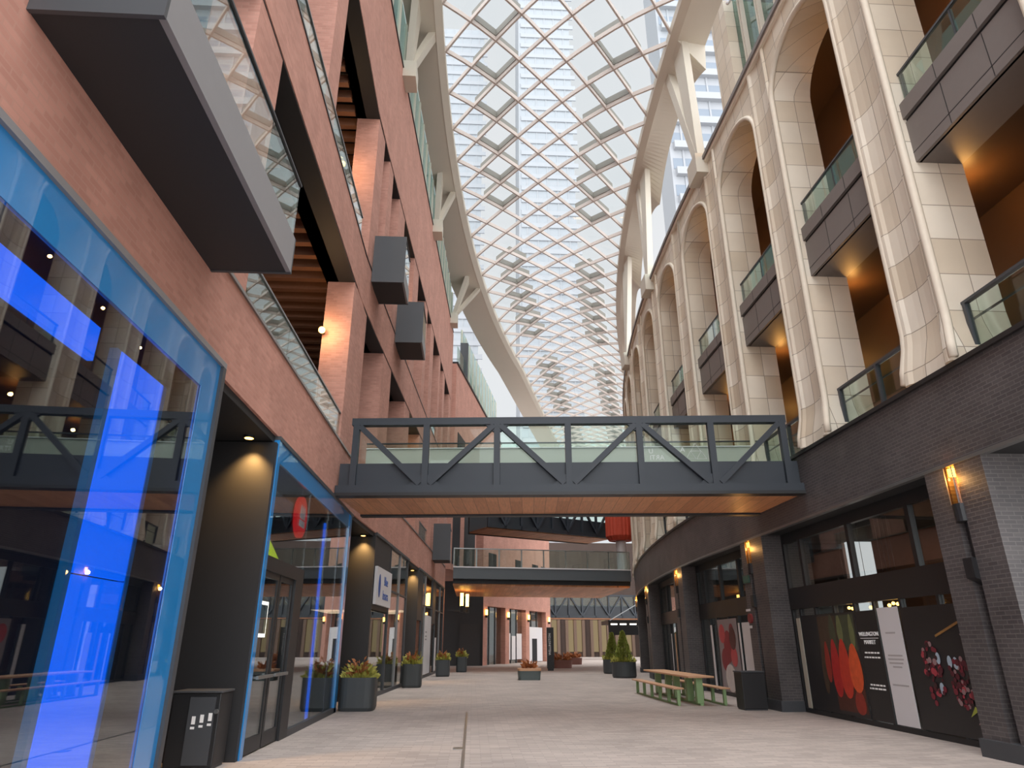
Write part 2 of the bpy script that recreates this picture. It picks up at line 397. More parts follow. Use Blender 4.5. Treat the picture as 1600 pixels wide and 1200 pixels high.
BX('hanger', M_DGREYP, t, -3.77, 3.0, 4.5, -3.73, 3.05, 4.7)

# charcoal fins that start each shop, each lit by a hidden downlight
def fin(label, y, x0, x1, z1, lx):
    t = tag(BX('charcoal_fin', M_FIN, None, x0, y - .12, 0, x1, y, z1), label, 'wall panel', 'charcoal panels facing down the street')
    l = thing('downlight', 'recessed warm downlight over the ' + label.split(' with')[0], 'light', (lx, y - .5, z1 + .02), group='downlights over charcoal panels')
    g = G(); g.cyl((lx, y - .4, z1 - .02), (lx, y - .4, z1 + .06), .09, 14); g.obj('can', M_BLACK, l)
    g = G(); g.cyl((lx, y - .4, z1 - .025), (lx, y - .4, z1 - .02), .07, 14); g.obj('lens', M_WARM, l)
    sp = bpy.data.lights.new('spot', 'SPOT'); sp.energy = 260; sp.color = (1, .55, .18); sp.spot_size = math.radians(95); sp.spot_blend = 1; sp.shadow_soft_size = .05
    so = bpy.data.objects.new('lamp_beam', sp); COL.objects.link(so); so.location = (lx, y - .36, z1 - .05); so.rotation_euler = (math.radians(12), 0, 0)
    return t
fin('widest charcoal panel with orange glow between the blue shops', 11.3, -5.6, -3.38, 4.78, -3.75)
fin('charcoal panel with orange glow left of the white blue lettered sign', 22.1, -5.2, -3.14, 4.78, -3.5)
fin('charcoal panel beyond the flower planter at the fourth shop', 32.9, -4.8, -2.58, 4.78, -2.85)

# shop 2: bank with red roundel
S2 = thing('storefront', 'blue framed bank front with double glass door and red roundel', 'storefront', (-3.4, 15, 0), group='left storefronts')
def S2P(y, o, z): return (-3.38 + o, y, z)
CB('header_panel', M_BLUE, S2, S2P, 11.45, 18.75, -.05, 0, 4.5, 4.85)
CB('frame_trim', M_DGREYP, S2, S2P, 11.3, 18.9, -.1, .03, 4.85, 4.92)
CB('blue_jamb', M_BLUE, S2, S2P, 11.3, 11.45, -.12, .02, 0, 4.85)
CB('blue_jamb', M_BLUE, S2, S2P, 18.45, 18.75, -.08, .02, 0, 4.85)
CB('base_rail', M_DGREYP, S2, S2P, 14.0, 18.7, -.08, .02, 0, .12)
for a, b, z0 in ((14.02, 15.9, .12), (15.93, 17.35, .12), (17.38, 18.45, .12)):
    CB('glass_pane', M_GLASS_SHOP, S2, S2P, a, b, -.03, -.015, z0, 4.5)
CB('glass_pane', M_GLASS_SHOP, S2, S2P, 11.45, 14.02, -.03, -.015, 2.95, 4.5)
CB('transom_bar', M_BLACK, S2, S2P, 11.45, 14.0, -.12, .02, 2.72, 2.95)
CB('door_post', M_BLACK, S2, S2P, 13.45, 14.0, -.14, .02, 0, 2.72)
for a, b in ((11.5, 12.45), (12.5, 13.42)):
    g = G(); g.cbox(S2P, a, b, -.07, -.02, .02, .24); g.cbox(S2P, a, b, -.07, -.02, 2.62, 2.72)
    g.cbox(S2P, a, a + .09, -.07, -.02, .24, 2.62); g.cbox(S2P, b - .09, b, -.07, -.02, .24, 2.62)
    d = g.obj('door', M_BLACK, S2)
    CB('door_glass', M_GLASS_SHOP, d, S2P, a + .09, b - .09, -.05, -.035, .24, 2.62)
    g = G(); g.bar(S2P(a + .05, .06, 1.1), S2P(b - .05, .06, 1.1), .035, .05); g.bar(S2P(a + .08, -.02, 1.1), S2P(a + .08, .06, 1.1), .03, .03); g.bar(S2P(b - .08, -.02, 1.1), S2P(b - .08, .06, 1.1), .03, .03)
    g.obj('push_bar', M_ALU, d)
g = G(); g.box(-7, 11.3, 0, -6.9, 18.7, 4.8); g.box(-7, 18.62, 0, -3.46, 18.7, 4.8); g.box(-7, 11.3, 4.7, -3.46, 18.7, 4.8); g.obj('interior_wall', M_DARKIN, S2)
BX('interior_floor', M_SHOPF, S2, -7, 11.3, 0, -3.48, 18.62, .02)
t = thing('roundel_sign', 'red round sign with white emblem hanging inside the bank window', 'sign', (-3.55, 14.0, 4.0))
g = G(); g.cyl((-3.6, 14.0, 4.0), (-3.52, 14.0, 4.0), .41, 40); g.obj('disc', M_RED, t)
g = G()
for yy in (-.14, 0, .14):
    g.prism([(-3.51, 14 + yy - .062, 3.96), (-3.51, 14 + yy + .062, 3.96), (-3.51, 14 + yy + .062, 4.15), (-3.51, 14 + yy, 4.24), (-3.51, 14 + yy - .062, 4.15)], (-.01, 0, 0))
g.prism([(-3.51, 13.78, 3.8), (-3.51, 14.22, 3.8), (-3.51, 14.22, 3.93), (-3.51, 13.78, 3.93)], (-.01, 0, 0))
g.obj('emblem', M_TXT, t)
BX('hanger', M_DGREYP, t, -3.58, 13.99, 4.4, -3.56, 14.01, 4.7)
t = thing('light_strip', 'thin vertical blue light strip inside the bank window', 'light', (-3.6, 16.56, 0))
BX('tube', M_BLUELED, t, -3.62, 16.5, .03, -3.58, 16.62, 4.3)
t = thing('led_wall', 'blue lit ceiling box seen high in the bank window behind the roundel', 'light', (-4.2, 13, 4.1))
BX('light_module', M_BLUELED, t, -4.6, 12.3, 4.12, -4.1, 13.6, 4.5)
BX('bracket', M_DGREYP, t, -4.4, 12.9, 4.5, -4.3, 13.0, 4.7)
t = thing('lit_sign', 'lime yellow lit wedge above the bank door inside the glass', 'sign', (-3.6, 11.9, 3.0))
g = G(); g.prism([(-3.55, 12.05, 2.98), (-3.55, 12.9, 2.98), (-3.55, 12.05, 3.3)], (-.06, 0, 0)); g.obj('wedge', M_LIME, t)
t = thing('display_screen', 'green screen with pale glowing border inside the bank door', 'screen', (-3.7, 11.8, 1.7))
BX('border', M_WHLED, t, -3.76, 12.4, 1.7, -3.72, 13.1, 2.3); BX('screen', flat('teal_screen', (60, 110, 110), .3), t, -3.72, 12.46, 1.76, -3.71, 13.04, 2.24)
BX('stand', M_BLACK, t, -3.8, 12.65, .02, -3.74, 12.8, 1.7)

# shop 3 : white sign with blue words
def shopN(label, y0, y1, F, split, trans=3.4, ztop=4.85):
    t = thing('storefront', label, 'storefront', F((y0 + y1) / 2, 0, 0), group='left storefronts')
    CB('frame_trim', M_DGREYP, t, F, y0, y1, -.1, .05, ztop, ztop + .09)
    CB('fascia_panel', M_FIN, t, F, y0, split[0], -.1, 0, 2.6, ztop)
    CB('base_rail', M_DGREYP, t, F, y0, y1, -.08, .02, 0, .12)
    for a, b in zip(split[:-1], split[1:]):
        CB('glass_pane', M_GLASS_CLEAR, t, F, a + .04, b - .04, -.04, -.025, trans, ztop)
        CB('glass_pane', M_GLASS_CLEAR, t, F, a + .04, b - .04, -.04, -.025, .12, trans - .06)
        CB('transom_bar', M_DGREYP, t, F, a, b, -.07, .01, trans - .06, trans)
    for a in split:
        CB('mullion', M_GREYP if a == split[1] else M_DGREYP, t, F, a - .04, a + .04, -.08, .02, .1, ztop)
    CB('glass_pane', M_GLASS_CLEAR, t, F, y0 + .1, split[0] - .04, -.04, -.025, .12, 2.55)
    CB('interior_wall', flat('tan_interior', (120, 96, 80), .8), t, F, y0, y1, -3, -2.9, 0, ztop)
    CB('interior_ceiling', M_DARKIN, t, F, y0, y1, -3, -.1, ztop - .1, ztop)
    CB('interior_floor', M_SHOPF, t, F, y0, y1, -2.9, -.1, 0, .02)
    return t
S3 = shopN('glazed shop under the white sign with blue words', 22.15, 29.6, LP, (25.2, 27.4, 29.4))
S4 = shopN('glazed shop with white poster beyond the second flower planter', 32.95, 39.0, LP, (34.6, 35.8, 38.9))
S5 = shopN('farthest left glazed shop at the facade corner below the bridge', 39.3, 45.4, LP, (40.6, 43.2, 45.2))
t = thing('shop_sign', 'white square sign with blue words on the charcoal shop front', 'sign', LP(23.6, .1, 2.8), group=None)
CB('board', M_WHITE, t, LP, 22.25, 24.95, .03, .12, 2.75, 3.9)
M_SIGNB = flat('sign_blue', (28, 78, 158), .5)
text('lettering', 'Blue', M_SIGNB, t, LP(23.85, .125, 3.52), (.055, 1, 0), (0, 0, 1), .42)
text('lettering', 'Insura', M_SIGNB, t, LP(23.85, .125, 3.07), (.055, 1, 0), (0, 0, 1), .42)
g = G(); pts = []
for k in range(24):
    a = 2 * math.pi * k / 24; pts.append(LP(22.72 + .17 * math.cos(a), .122, 3.33 + .36 * math.sin(a)))
g.prism(pts, (.006, 0, 0)); g.obj('emblem', M_SIGNB, t)
t = thing('window_poster', 'tall white poster filling one pane of the fourth left shop', 'poster', LP(38, -.1, .1))
CB('sheet', M_WHITE, t, LP, 35.9, 38.8, -.02, 0, .15, 2.95)
g = G()
for z in (2.1, 1.9, 1.75): g.cbox(LP, 36.4, 37.0, 0, .004, z, z + .07)
g.obj('print_marks', M_GREYP, t)
t = thing('window_poster', 'narrow white sign standing in the farthest left shop window', 'poster', LP(41.5, -.1, .1))
CB('sheet', M_WHITE, t, LP, 40.9, 41.7, -.02, 0, .15, 1.9)

# ------------------------------------------------------------------ right building
WR = thing('wall_right', 'right facade of dark brick base and tall pale stone arches', 'wall', (7.8, 20, 0), kind='structure')
YR0, YRE = -6, 60
CB('dark_brick_band', M_DBRICK, WR, RP, YR0, YRE, -.5, 0, 4.39, 5.82)
CB('band_coping', M_BLACK, WR, RP, YR0, YRE, -1.2, .06, 5.82, 5.9)
CB('soffit_trim', M_ALU, WR, RP, YR0, YRE, -.1, .015, 4.33, 4.39)
CB('shop_soffit', M_SOFF, WR, RP, YR0, YRE, -3, -.1, 4.35, 4.5)
for y0, y1, gy in ((1.4, 2.8, 2.1), (9.7, 11.08, 10.42), (18.2, 19.75, 19.15), (26.2, 27.7, 27.05), (34.4, 35.9, 35.2), (42.5, 44, 43.3), (51, 52.5, 51.8)):
    g = G()
    g.cbox(RP, y0, gy - .1, -1.3, 0, .25, 4.37); g.cbox(RP, gy - .1, gy + .1, -1.3, -.14, .25, 4.37); g.cbox(RP, gy + .1, y1, -1.3, 0, .25, 4.37)
    p = g.obj('dark_brick_pier', M_DBRICK, WR)
    CB('plinth', M_DGREYP, p, RP, y0 - .04, y1 + .04, -1.3, .05, 0, .25)

PIT = 4.15
Z0, ZS, ZC = 5.9, 15.35, 17.3
piers = []          # (near edge, far edge)
for k in range(-3, 12):
    a = 9.72 + PIT * (k)
    piers.append((a, a + 1.12))
DEP = 1.13
def pier_ring(y0, y1, z, fl):
    pts = []
    y0 -= fl; y1 += fl; w = y1 - y0
    prof = [(0, -DEP), (0, -.1), (.015, -.03), (.06, .01), (.12, .0), (.18, -.05), (.35, -.085), (.5, -.095), (.65, -.085), (.82, -.05), (.88, .0), (.94, .01), (.985, -.03), (1, -.1), (1, -DEP)]
    for u, o in prof: pts.append(RP(y0 + u * w, o + (fl * 1.2 if o > -.5 else 0), z))
    return pts
for y0, y1 in piers:
    g = G(); g.loft([pier_ring(y0, y1, Z0, .10), pier_ring(y0, y1, Z0 + .25, .085), pier_ring(y0, y1, Z0 + .7, .02), pier_ring(y0, y1, Z0 + .95, 0), pier_ring(y0, y1, ZC, 0)])
    g.obj('stone_pier', M_STONE, WR)
def arc(y0, y1, n=20, e=1.2):
    c = (y0 + y1) / 2; r = (y1 - y0) / 2
    return [(c - r * math.cos(math.pi * i / n), ZS + e * math.sin(math.pi * i / n)) for i in range(n + 1)]
bays = [(piers[i][1], piers[i + 1][0]) for i in range(len(piers) - 1)]
for y0, y1 in bays:
    g = G(); A = arc(y0, y1)
    for (ya, za), (yb, zb) in zip(A[:-1], A[1:]):
        g.hexa([RP(ya, -DEP, za), RP(ya, -.06, za), RP(yb, -.06, zb), RP(yb, -DEP, zb), RP(ya, -DEP, ZC), RP(ya, -.06, ZC), RP(yb, -.06, ZC), RP(yb, -DEP, ZC)])
    b = g.obj('stone_arch', M_STONE, WR)
    g = G(); g.tube([RP(y0 + .1, .08, 5.95), RP(y0 + .085, .06, 6.18), RP(y0 + .02, -.02, 6.6)] + [RP(y, -.04, z) for y, z in [(y0, 6.9)] + A + [(y1, 6.9)]] + [RP(y1 - .02, -.02, 6.6), RP(y1 - .085, .06, 6.18), RP(y1 - .1, .08, 5.95)], .075, 8); g.obj('arch_molding', M_CORN, b, smooth=True)
CB('gallery_floor', M_BRONZE, WR, RP, YR0, YRE - 4, -2.7, -DEP - .01, 9.96, 10.2)
CB('gallery_ceiling', M_BRONZE, WR, RP, YR0, YRE - 4, -2.7, -DEP, ZC - .3, ZC)
CB('cornice', M_CORN, WR, RP, YR0, YRE - 4, -2, .03, ZC, ZC + .12)
CB('cornice_cap', M_BALC, WR, RP, YR0, YRE - 4, -2, .09, ZC + .12, ZC + .26)
CB('gallery_back_wall', M_BRONZE, WR, RP, YR0, YRE - 4, -2.9, -2.7, 5.9, ZC)

# sconces in the stone bays and the balconies
def bay_lamp(y, z, label):
    t = thing('wall_sconce', label, 'light', RP(y, -DEP - .1, z), group='amber sconces in the stone arch bays')
    CB('bracket', M_BLACK, t, RP, y - .05, y + .05, -DEP - .05, -DEP, z - .12, z + .12)
    CB('lamp_glow', M_AMBER, t, RP, y - .04, y + .04, -DEP - .1, -DEP - .05, z - .1, z + .1)
    l = bpy.data.lights.new('amber', 'POINT'); l.energy = 20; l.color = (1, .48, .12); l.shadow_soft_size = .06
    o = bpy.data.objects.new('amber_lamp', l); COL.objects.link(o); o.parent = t; o.location = (.25, 0, 0)
    return t
ORD = ['nearest', 'second', 'third', 'fourth', 'fifth', 'sixth', 'seventh', 'eighth', 'ninth', 'tenth', 'eleventh']
vis = [b for b in bays if 5 < b[1] < 44]
for i, (y0, y1) in enumerate(vis):
    w = ORD[i]
    t = thing('balcony', 'taupe balcony in the %s stone arch bay from the camera' % w, 'balcony', RP((y0 + y1) / 2, -.7, 9.92), group='taupe balconies in the stone arches')
    CB('floor_slab', M_BALC, t, RP, y0, y1, -DEP, -.3, 9.92, 10.1)
    CB('fascia', M_BALC, t, RP, y0, y1, -.34, -.24, 9.92, 10.84)
    CB('shadow_gap', M_BLACK, t, RP, y0, y1, -.31, -.27, 10.84, 10.92)
    CB('upper_fascia', M_BALC, t, RP, y0, y1, -.36, -.2, 10.92, 11.27)
    for k in range(2):
        m = (y1 - y0) / 2
        CB('glass_pane', M_GLASS_RAIL, t, RP, y0 + k * m + .03, y0 + (k + 1) * m - .03, -.34, -.32, 11.27, 12.0)
    for yy in (y0 + .04, (y0 + y1) / 2, y1 - .08):
        CB('post', M_GLASS_TEAL if 0 else M_DGREYP, t, RP, yy, yy + .04, -.39, -.33, 11.27, 12.0)
    CB('top_rail', M_DGREYP, t, RP, y0, y1, -.37, -.31, 12.0, 12.05)
    r = thing('glass_railing', 'glass railing with dark posts at the foot of the %s stone arch bay' % w, 'railing', RP((y0 + y1) / 2, -.5, 5.9), group='glass railings at the foot of the stone arches')
    g = G()
    for u in (.33, .67): yy = y0 + (y1 - y0) * u; g.cbox(RP, yy - .008, yy + .008, -.25, -.237, 9.93, 10.83); g.cbox(RP, yy - .008, yy + .008, -.25, -.197, 10.93, 11.26)
    g.cbox(RP, y0, y1, -.25, -.237, 10.13, 10.145); g.obj('panel_joints', M_BLACK, t)
    m = (y1 - y0) / 2
    for k in range(2):
        CB('glass_pane', M_GLASS_RAIL, r, RP, y0 + k * m + .04, y0 + (k + 1) * m - .02, -.42, -.4, 5.95, 6.92)
    for yy in (y0 + .02, y0 + m - .03, y1 - .08):
        CB('post', M_DGREYP, r, RP, yy, yy + .06, -.46, -.36, 5.9, 6.95)
    CB('mid_rail', M_DGREYP, r, RP, y0, y1, -.5, -.47, 6.66, 6.69)
    CB('top_rail', M_DGREYP, r, RP, y0, y1, -.46, -.36, 6.95, 7.0)
    bay_lamp(y1 + .3, 9.55, 'amber sconce under the balcony of the %s stone bay' % w)
    bay_lamp(y1 + .3, 15.0, 'amber sconce high under the arch of the %s stone bay' % w)

# penthouse on top of the right facade
PH = thing('penthouse', 'glazed stone topped penthouse above the near stone arches', 'building', RP(10, -1.5, 17.6))
for y0, y1 in ((1.5, 2.6), (6.1, 7.2), (12.2, 13.1), (17.0, 18.2)):
    CB('stone_pier', M_STONE, PH, RP, y0, y1, -3, -.65, 17.57, 23.0)
for y0, y1 in ((2.6, 6.1), (7.2, 12.2), (13.1, 17.0)):
    CB('glass_pane', M_GLASS_TEAL, PH, RP, y0, y1, -1.02, -1.0, 17.57, 23.0)
    g = G()
    n = 3
    for k in range(1, n + 1):
        yy = y0 + (y1 - y0) * k / (n + .6)
        g.cbox(RP, yy - .1, yy - .04, -1.0, -.86, 17.57, 23.0); g.cbox(RP, yy + .04, yy + .1, -1.0, -.86, 17.57, 23.0)
    g.obj('mullion', M_PAINT, PH)
    CB('back_wall', M_DARKIN, PH, RP, y0, y1, -3, -2.9, 17.57, 23)
g = G()
R_ = [RP(0, -1.0 - .9 * (1 - math.cos(t)), 23 + .9 * math.sin(t)) for t in [math.pi / 2 * i / 6 for i in range(7)]]
R2 = [(p[0] + .03, p[1], p[2] - .03) for p in R_][::-1]
g.loft([[(p[0], 1.5, p[2]) for p in R_ + R2], [(p[0], 18.0, p[2]) for p in R_ + R2]]); g.obj('curved_glass', M_GLASS_TEAL, PH)
CB('roof_slab', M_SOFF, PH, RP, 1.5, 18.1, -4, -1.9, 23.9, 24.1)
for yy in (9.5, 14.6, 17.6):
    t = thing('flood_light', '%s small warm floodlight on the penthouse base above the cornice' % {9.5: 'near', 14.6: 'middle', 17.6: 'far'}[yy], 'light', RP(yy, -.5, 17.56), group='floodlights above the cornice')
    CB('housing', M_BLACK, t, RP, yy - .06, yy + .06, -.58, -.46, 17.56, 17.64)
    CB('lens', M_AMBER, t, RP, yy - .05, yy + .05, -.57, -.47, 17.64, 17.65)
    l = bpy.data.lights.new('flood', 'POINT'); l.energy = 12; l.color = (1, .5, .12); l.shadow_soft_size = .05
    o = bpy.data.objects.new('flood_lamp', l); COL.objects.link(o); o.parent = t; o.location = (0, 0, .22)
t = thing('camera_cluster', 'white cluster of small cameras on the penthouse glass corner', 'camera', RP(16.2, -.6, 22.2))
g = G(); g.cyl(RP(16.2, -1.0, 22.2), RP(16.2, -.6, 22.2), .03); g.bar(RP(15.95, -.6, 22.2), RP(16.45, -.6, 22.2), .04, .04); g.bar(RP(15.95, -.6, 22.5), RP(16.45, -.6, 22.5), .04, .04); g.bar(RP(16.2, -.6, 22.1), RP(16.2, -.6, 22.6), .04, .04)
g.obj('bracket', M_WHITE, t)
g = G()
for yy in (15.95, 16.45):
    for z in (22.2, 22.5): g.sphere(RP(yy, -.55, z), .07)
g.obj('camera_heads', M_WHITE, t, smooth=True)
railing('clear glass rail on the open terrace beyond the penthouse', RP, 18.6, 44, -.35, 17.56, 18.4, mat=M_GLASS_RAIL)

# pier lanterns
def lantern(y, label, label2):
    c = RP(y, -.04, 0)
    t = thing('wall_lantern', label, 'light', (c[0], c[1], 3.55), group='amber lanterns on the dark brick piers')
    g = G(); g.cyl((c[0], y, 3.42), (c[0], y, 3.7), .125, 16); g.obj('base', M_BLACK, t, smooth=False)
    g = G(); g.cyl((c[0], y, 3.7), (c[0], y, 4.3), .125, 16); g.obj('glass_tube', M_LGLASS, t)
    g = G(); g.cyl((c[0], y, 4.16), (c[0], y, 4.28), .08, 12); g.obj('lamp', M_WARM, t)
    g = G()
    for k in range(4):
        a = math.pi / 4 + k * math.pi / 2; g.cyl((c[0] + .13 * math.cos(a), y + .13 * math.sin(a), 3.7), (c[0] + .13 * math.cos(a), y + .13 * math.sin(a), 4.3), .01, 6)
    g.obj('frame_rods', M_BALC, t)
    l = bpy.data.lights.new('lantern', 'POINT'); l.energy = 13; l.color = (1, .55, .18); l.shadow_soft_size = .08
    o = bpy.data.objects.new('lantern_lamp', l); COL.objects.link(o); o.parent = t; o.location = (-.12, 0, .55)
    s = thing('wall_speaker', label2, 'speaker', (c[0], y, 2.6), group='black wedge fittings below the lanterns')
    g = G(); g.prism([(c[0] - .12, y - .1, 2.55), (c[0] + .1, y - .1, 2.45), (c[0] + .1, y - .1, 2.85), (c[0] - .12, y - .1, 2.85)], (0, .2, 0)); g.obj('housing', M_BLACK, s)
    BX('conduit', M_BLACK, s, c[0] + .02, y - .03, 2.85, c[0] + .08, y + .03, 3.5)
M_LGLASS = glass('lantern_glass', (1, .72, .35), 1.4)
for y, w in ((10.42, 'nearest right pier'), (19.15, 'pier beside the black bin'), (27.05, 'pier behind the long table'), (35.2, 'pier by the cone shrub'), (43.3, 'pier under the glass rail bridge')):
    lantern(y, 'glowing amber lantern on the dark brick %s' % w, 'black wedge fitting below the lantern on the %s' % w)

# right shops
def rshop(label, y0, y1, cells, up):
    t = thing('storefront', label, 'storefront', RP((y0 + y1) / 2, -.57, 0), group='right storefronts')
    o = -.57
    CB('base_rail', M_BLACK, t, RP, y0, y1, o - .08, o + .02, 0, .1)
    CB('spandrel', M_POSTD, t, RP, y0, y1, o - .1, o + .03, 2.42, 2.95)
    CB('head_bar', M_BLACK, t, RP, y0, y1, o - .1, o + .03, 4.1, 4.35)
    for a, b in zip(cells[:-1], cells[1:]):
        CB('glass_pane', M_GLASS_CLEAR, t, RP, a + .04, b - .04, o - .04, o - .025, .1, 2.42)
    for a in cells:
        CB('mullion', M_BLACK, t, RP, a - .04, a + .04, o - .08, o + .02, .1, 2.42)
    for a, b in zip(up[:-1], up[1:]):
        CB('upper_glass', M_GLASS_CLEAR, t, RP, a + .05, b - .05, o - .04, o - .025, 2.95, 4.1)
    for a in up:
        CB('mullion', M_BLACK, t, RP, a - .06, a + .06, o - .08, o + .03, 2.95, 4.1)
    CB('interior_wall', flat('dim_interior', (78, 56, 46), .8), t, RP, y0, y1, o - 2.6, o - 2.5, 0, 4.4)
    CB('interior_ceiling', M_DARKIN, t, RP, y0, y1, o - 2.5, o - .1, 4.2, 4.35)
    CB('interior_floor', M_SHOPF, t, RP, y0, y1, o - 2.5, o - .1, 0, .02)
    return t
k = (7.8 + .57) / 8.37
rshop('dark shopfront with food graphics and white door panel near right', 11.08, 18.2, (11.2, 12.25, 13.4, 14.35, 15.1, 16.0, 16.9, 17.7, 18.15), (11.2, 12.6, 14.85, 17.2, 18.15))
rshop('dark shopfront with red and white graphics behind the black bin', 19.75, 26.2, (19.9, 21.2, 22.1, 23.0, 24.2, 25.0, 26.1), (19.9, 21.6, 23.4, 25.2, 26.1))
rshop('dark shopfront behind the long picnic table', 27.7, 34.4, (27.8, 29.2, 30.6, 32, 33.2, 34.3), (27.8, 30, 32.2, 34.3))
rshop('far dark shopfront behind the cone shrubs', 35.9, 42.5, (36, 38, 40, 42.4), (36, 38, 40, 42.4))
o_ = -.535
def RPg(y, z, d=0): return RP(y, o_ + d, z)
def sheet(t, name, y0, y1, z0, z1, mat, d=0.0): return CB(name, mat, t, RP, y0, y1, o_ - .012 + d, o_ + d, z0, z1)
# white door panel
t = thing('door_banner', 'tall blank white panel covering the door of the near right shop', 'banner', RPg(13.9, 0))
sheet(t, 'sheet', 13.5, 14.22, .12, 2.28, M_WHITE)
g = G()
for z, a, b in ((1.78, .22, .55), (1.36, .12, .6), (1.29, .1, .62), (1.22, .14, .6), (1.15, .2, .5), (.82, .1, .62)): g.cbox(RP, 13.5 + a, 13.5 + b, o_, o_ + .003, z, z + .03)
g.obj('faint_print', flat('faint_grey', (178, 174, 174), .6), t)
# black market sign
t = thing('market_sign', 'black sign panel lettered in white between the food graphics and white panel', 'sign', RPg(14.7, 0))
sheet(t, 'sheet', 14.28, 15.08, .12, 2.25, M_POSTD)
text('lettering', 'WELLINGTON', M_TXT, t, RPg(14.68, 1.78, .004), (0, -1, 0), (0, 0, 1), .115)
text('lettering', 'MARKET', M_TXT, t, RPg(14.68, 1.62, .004), (0, -1, 0), (0, 0, 1), .115)
g = G(); g.cbox(RP, 14.34, 15.02, o_, o_ + .004, 1.695, 1.705)
for z in (1.4, 1.31, .78, .71):
    yy = 14.4
    while yy < 14.95:
        w = random.uniform(.06, .13); g.cbox(RP, yy, min(yy + w, 14.98), o_, o_ + .004, z, z + .03); yy += w + .03
g.obj('small_print', M_TXT, t)
# tomatoes/peppers poster
def blob(g, y, z, ry, rz, d, mi=0, n=18):
    g.prism([RPg(y + ry * math.cos(2 * math.pi * i / n), z + rz * math.sin(2 * math.pi * i / n), d) for i in range(n)], (-.003, 0, 0), mi)
t = thing('food_poster', 'dark poster of long red and orange vegetables at left of the market sign', 'poster', RPg(16.2, 0), group='food posters on the near right shop')
sheet(t, 'sheet', 15.14, 17.65, .12, 2.25, M_POSTD)
g = G()
g.cbox(RP, 15.2, 15.95, o_, o_ + .0008, 1.45, 2.2, 6); g.cbox(RP, 16.0, 16.85, o_, o_ + .0008, 1.4, 2.2, 5); g.cbox(RP, 15.2, 16.4, o_, o_ + .0006, .2, .7, 7)
cols = [(200, 60, 42), (222, 92, 48), (180, 40, 40), (150, 52, 40), (112, 118, 78), (74, 58, 44), (70, 76, 56), (84, 44, 34)]
for y, z, ry, rz, d, mi in ((15.42, 1.1, .25, .5, .006, 1), (15.85, 1.08, .24, .62, .004, 0), (16.25, 1.08, .2, .62, .003, 2), (16.6, 1.2, .12, .45, .002, 3),
                            (15.35, 1.85, .1, .36, .002, 4), (15.85, 1.9, .12, .3, .002, 4), (16.2, 1.85, .14, .38, .0015, 6), (15.45, .42, .2, .25, .002, 3), (16.8, 1.0, .12, .5, .001, 5)):
    g.prism([RPg(y + ry * math.cos(a) * (1 - .25 * math.sin(a)), z + rz * math.sin(a), d) for a in [2 * math.pi * i / 20 for i in range(20)]], (-.003, 0, 0), mi)
g.obj('picture', [flat('pic_%d' % i, c, .5, noise=.3, nscale=7) for i, c in enumerate(cols)], t)
t = thing('food_poster', 'dark poster of a plate of berries on the nearest panes', 'poster', RPg(12.4, 0), group='food posters on the near right shop')
sheet(t, 'sheet', 11.3, 13.4, .12, 2.25, M_POSTD)
g = G(); rnd = random.Random(3)
for i in range(130):
    a = rnd.uniform(0, 6.28); r = rnd.uniform(0, 1) ** .5
    c = (12.75, 1.1) if i % 2 else (12.05, 1.0)
    y = c[0] + r * .26 * math.cos(a); z = c[1] + r * (.55 if i % 2 else .42) * math.sin(a)
    s_ = rnd.uniform(.022, .06)
    blob(g, y, z, s_, s_, .002 + i * .0001, rnd.choice((0, 0, 1, 1, 2, 3, 4)), 12)
for y, z in ((12.6, .85), (12.25, 1.3), (12.1, 1.28), (12.55, 1.35)): blob(g, y, z, .06, .1, .01, 5, 12)
pt = [(11.55 - .3 * math.cos(a), 1.05 + .75 * math.sin(a)) for a in [-1.2 + 2.4 * i / 16 for i in range(17)]]
g.tube([RPg(y + .4, z, .008) for y, z in pt], .008, 6, 4)
g.bar(RPg(12.5, 1.72, .008), RPg(11.7, 1.98, .008), .01, .04, mi=6)
g.prism([RPg(12.0, .45, .01), RPg(11.85, .62, .01), RPg(11.65, .5, .01), RPg(11.8, .55, .01)], (-.003, 0, 0), 7)
g.obj('picture', [flat('berry_%d' % i, c, .5, noise=.25, nscale=9) for i, c in enumerate([(120, 36, 50), (84, 26, 38), (168, 60, 72), (60, 30, 34), (150, 120, 122), (170, 190, 205), (150, 110, 60), (170, 180, 70)])], t)
t = thing('edge_post', 'thin pale upright strip at the far jamb of the near right shop', 'trim strip', RPg(17.8, 0)); sheet(t, 'strip', 17.75, 17.95, .12, 2.2, flat('pale_strip', (196, 192, 176), .6))
t = thing('food_poster', 'red and white food poster behind the black bin shopfront', 'poster', RPg(22.8, 0))
sheet(t, 'sheet', 22.2, 24.1, .12, 2.35, flat('poster_pale', (150, 140, 142), .5))
g = G()
for y, z, ry, rz, mi in ((23.2, 1.5, .4, .5, 0), (22.7, 1.75, .3, .35, 2), (23.6, 1.1, .35, .35, 0), (22.7, 1.2, .3, .3, 1), (23.2, .55, .5, .42, 3), (23.2, .55, .38, .33, 2), (22.75, 2.0, .2, .2, 0), (23.7, 1.9, .3, .3, 1)): blob(g, y, z, ry, rz, .002 + .001 * mi, mi)
g.obj('picture', [flat('rpic_%d' % i, c, .5, noise=.2, nscale=6) for i, c in enumerate([(140, 44, 52), (196, 80, 84), (92, 46, 44), (214, 206, 202)])], t)
for y0, y1, lab in ((21.0, 21.75, 'broad white door strip just left of the black bin'), (21.95, 22.08, 'thin white door strip beside the red and white poster'), (24.75, 24.95, 'short white strip at the far end of the red graphics shop')):
    tt = thing('door_strip', lab, 'sign', RPg(y0, 0)); sheet(tt, 'sheet', y0, y1, .12, 2.2, M_WHITE)
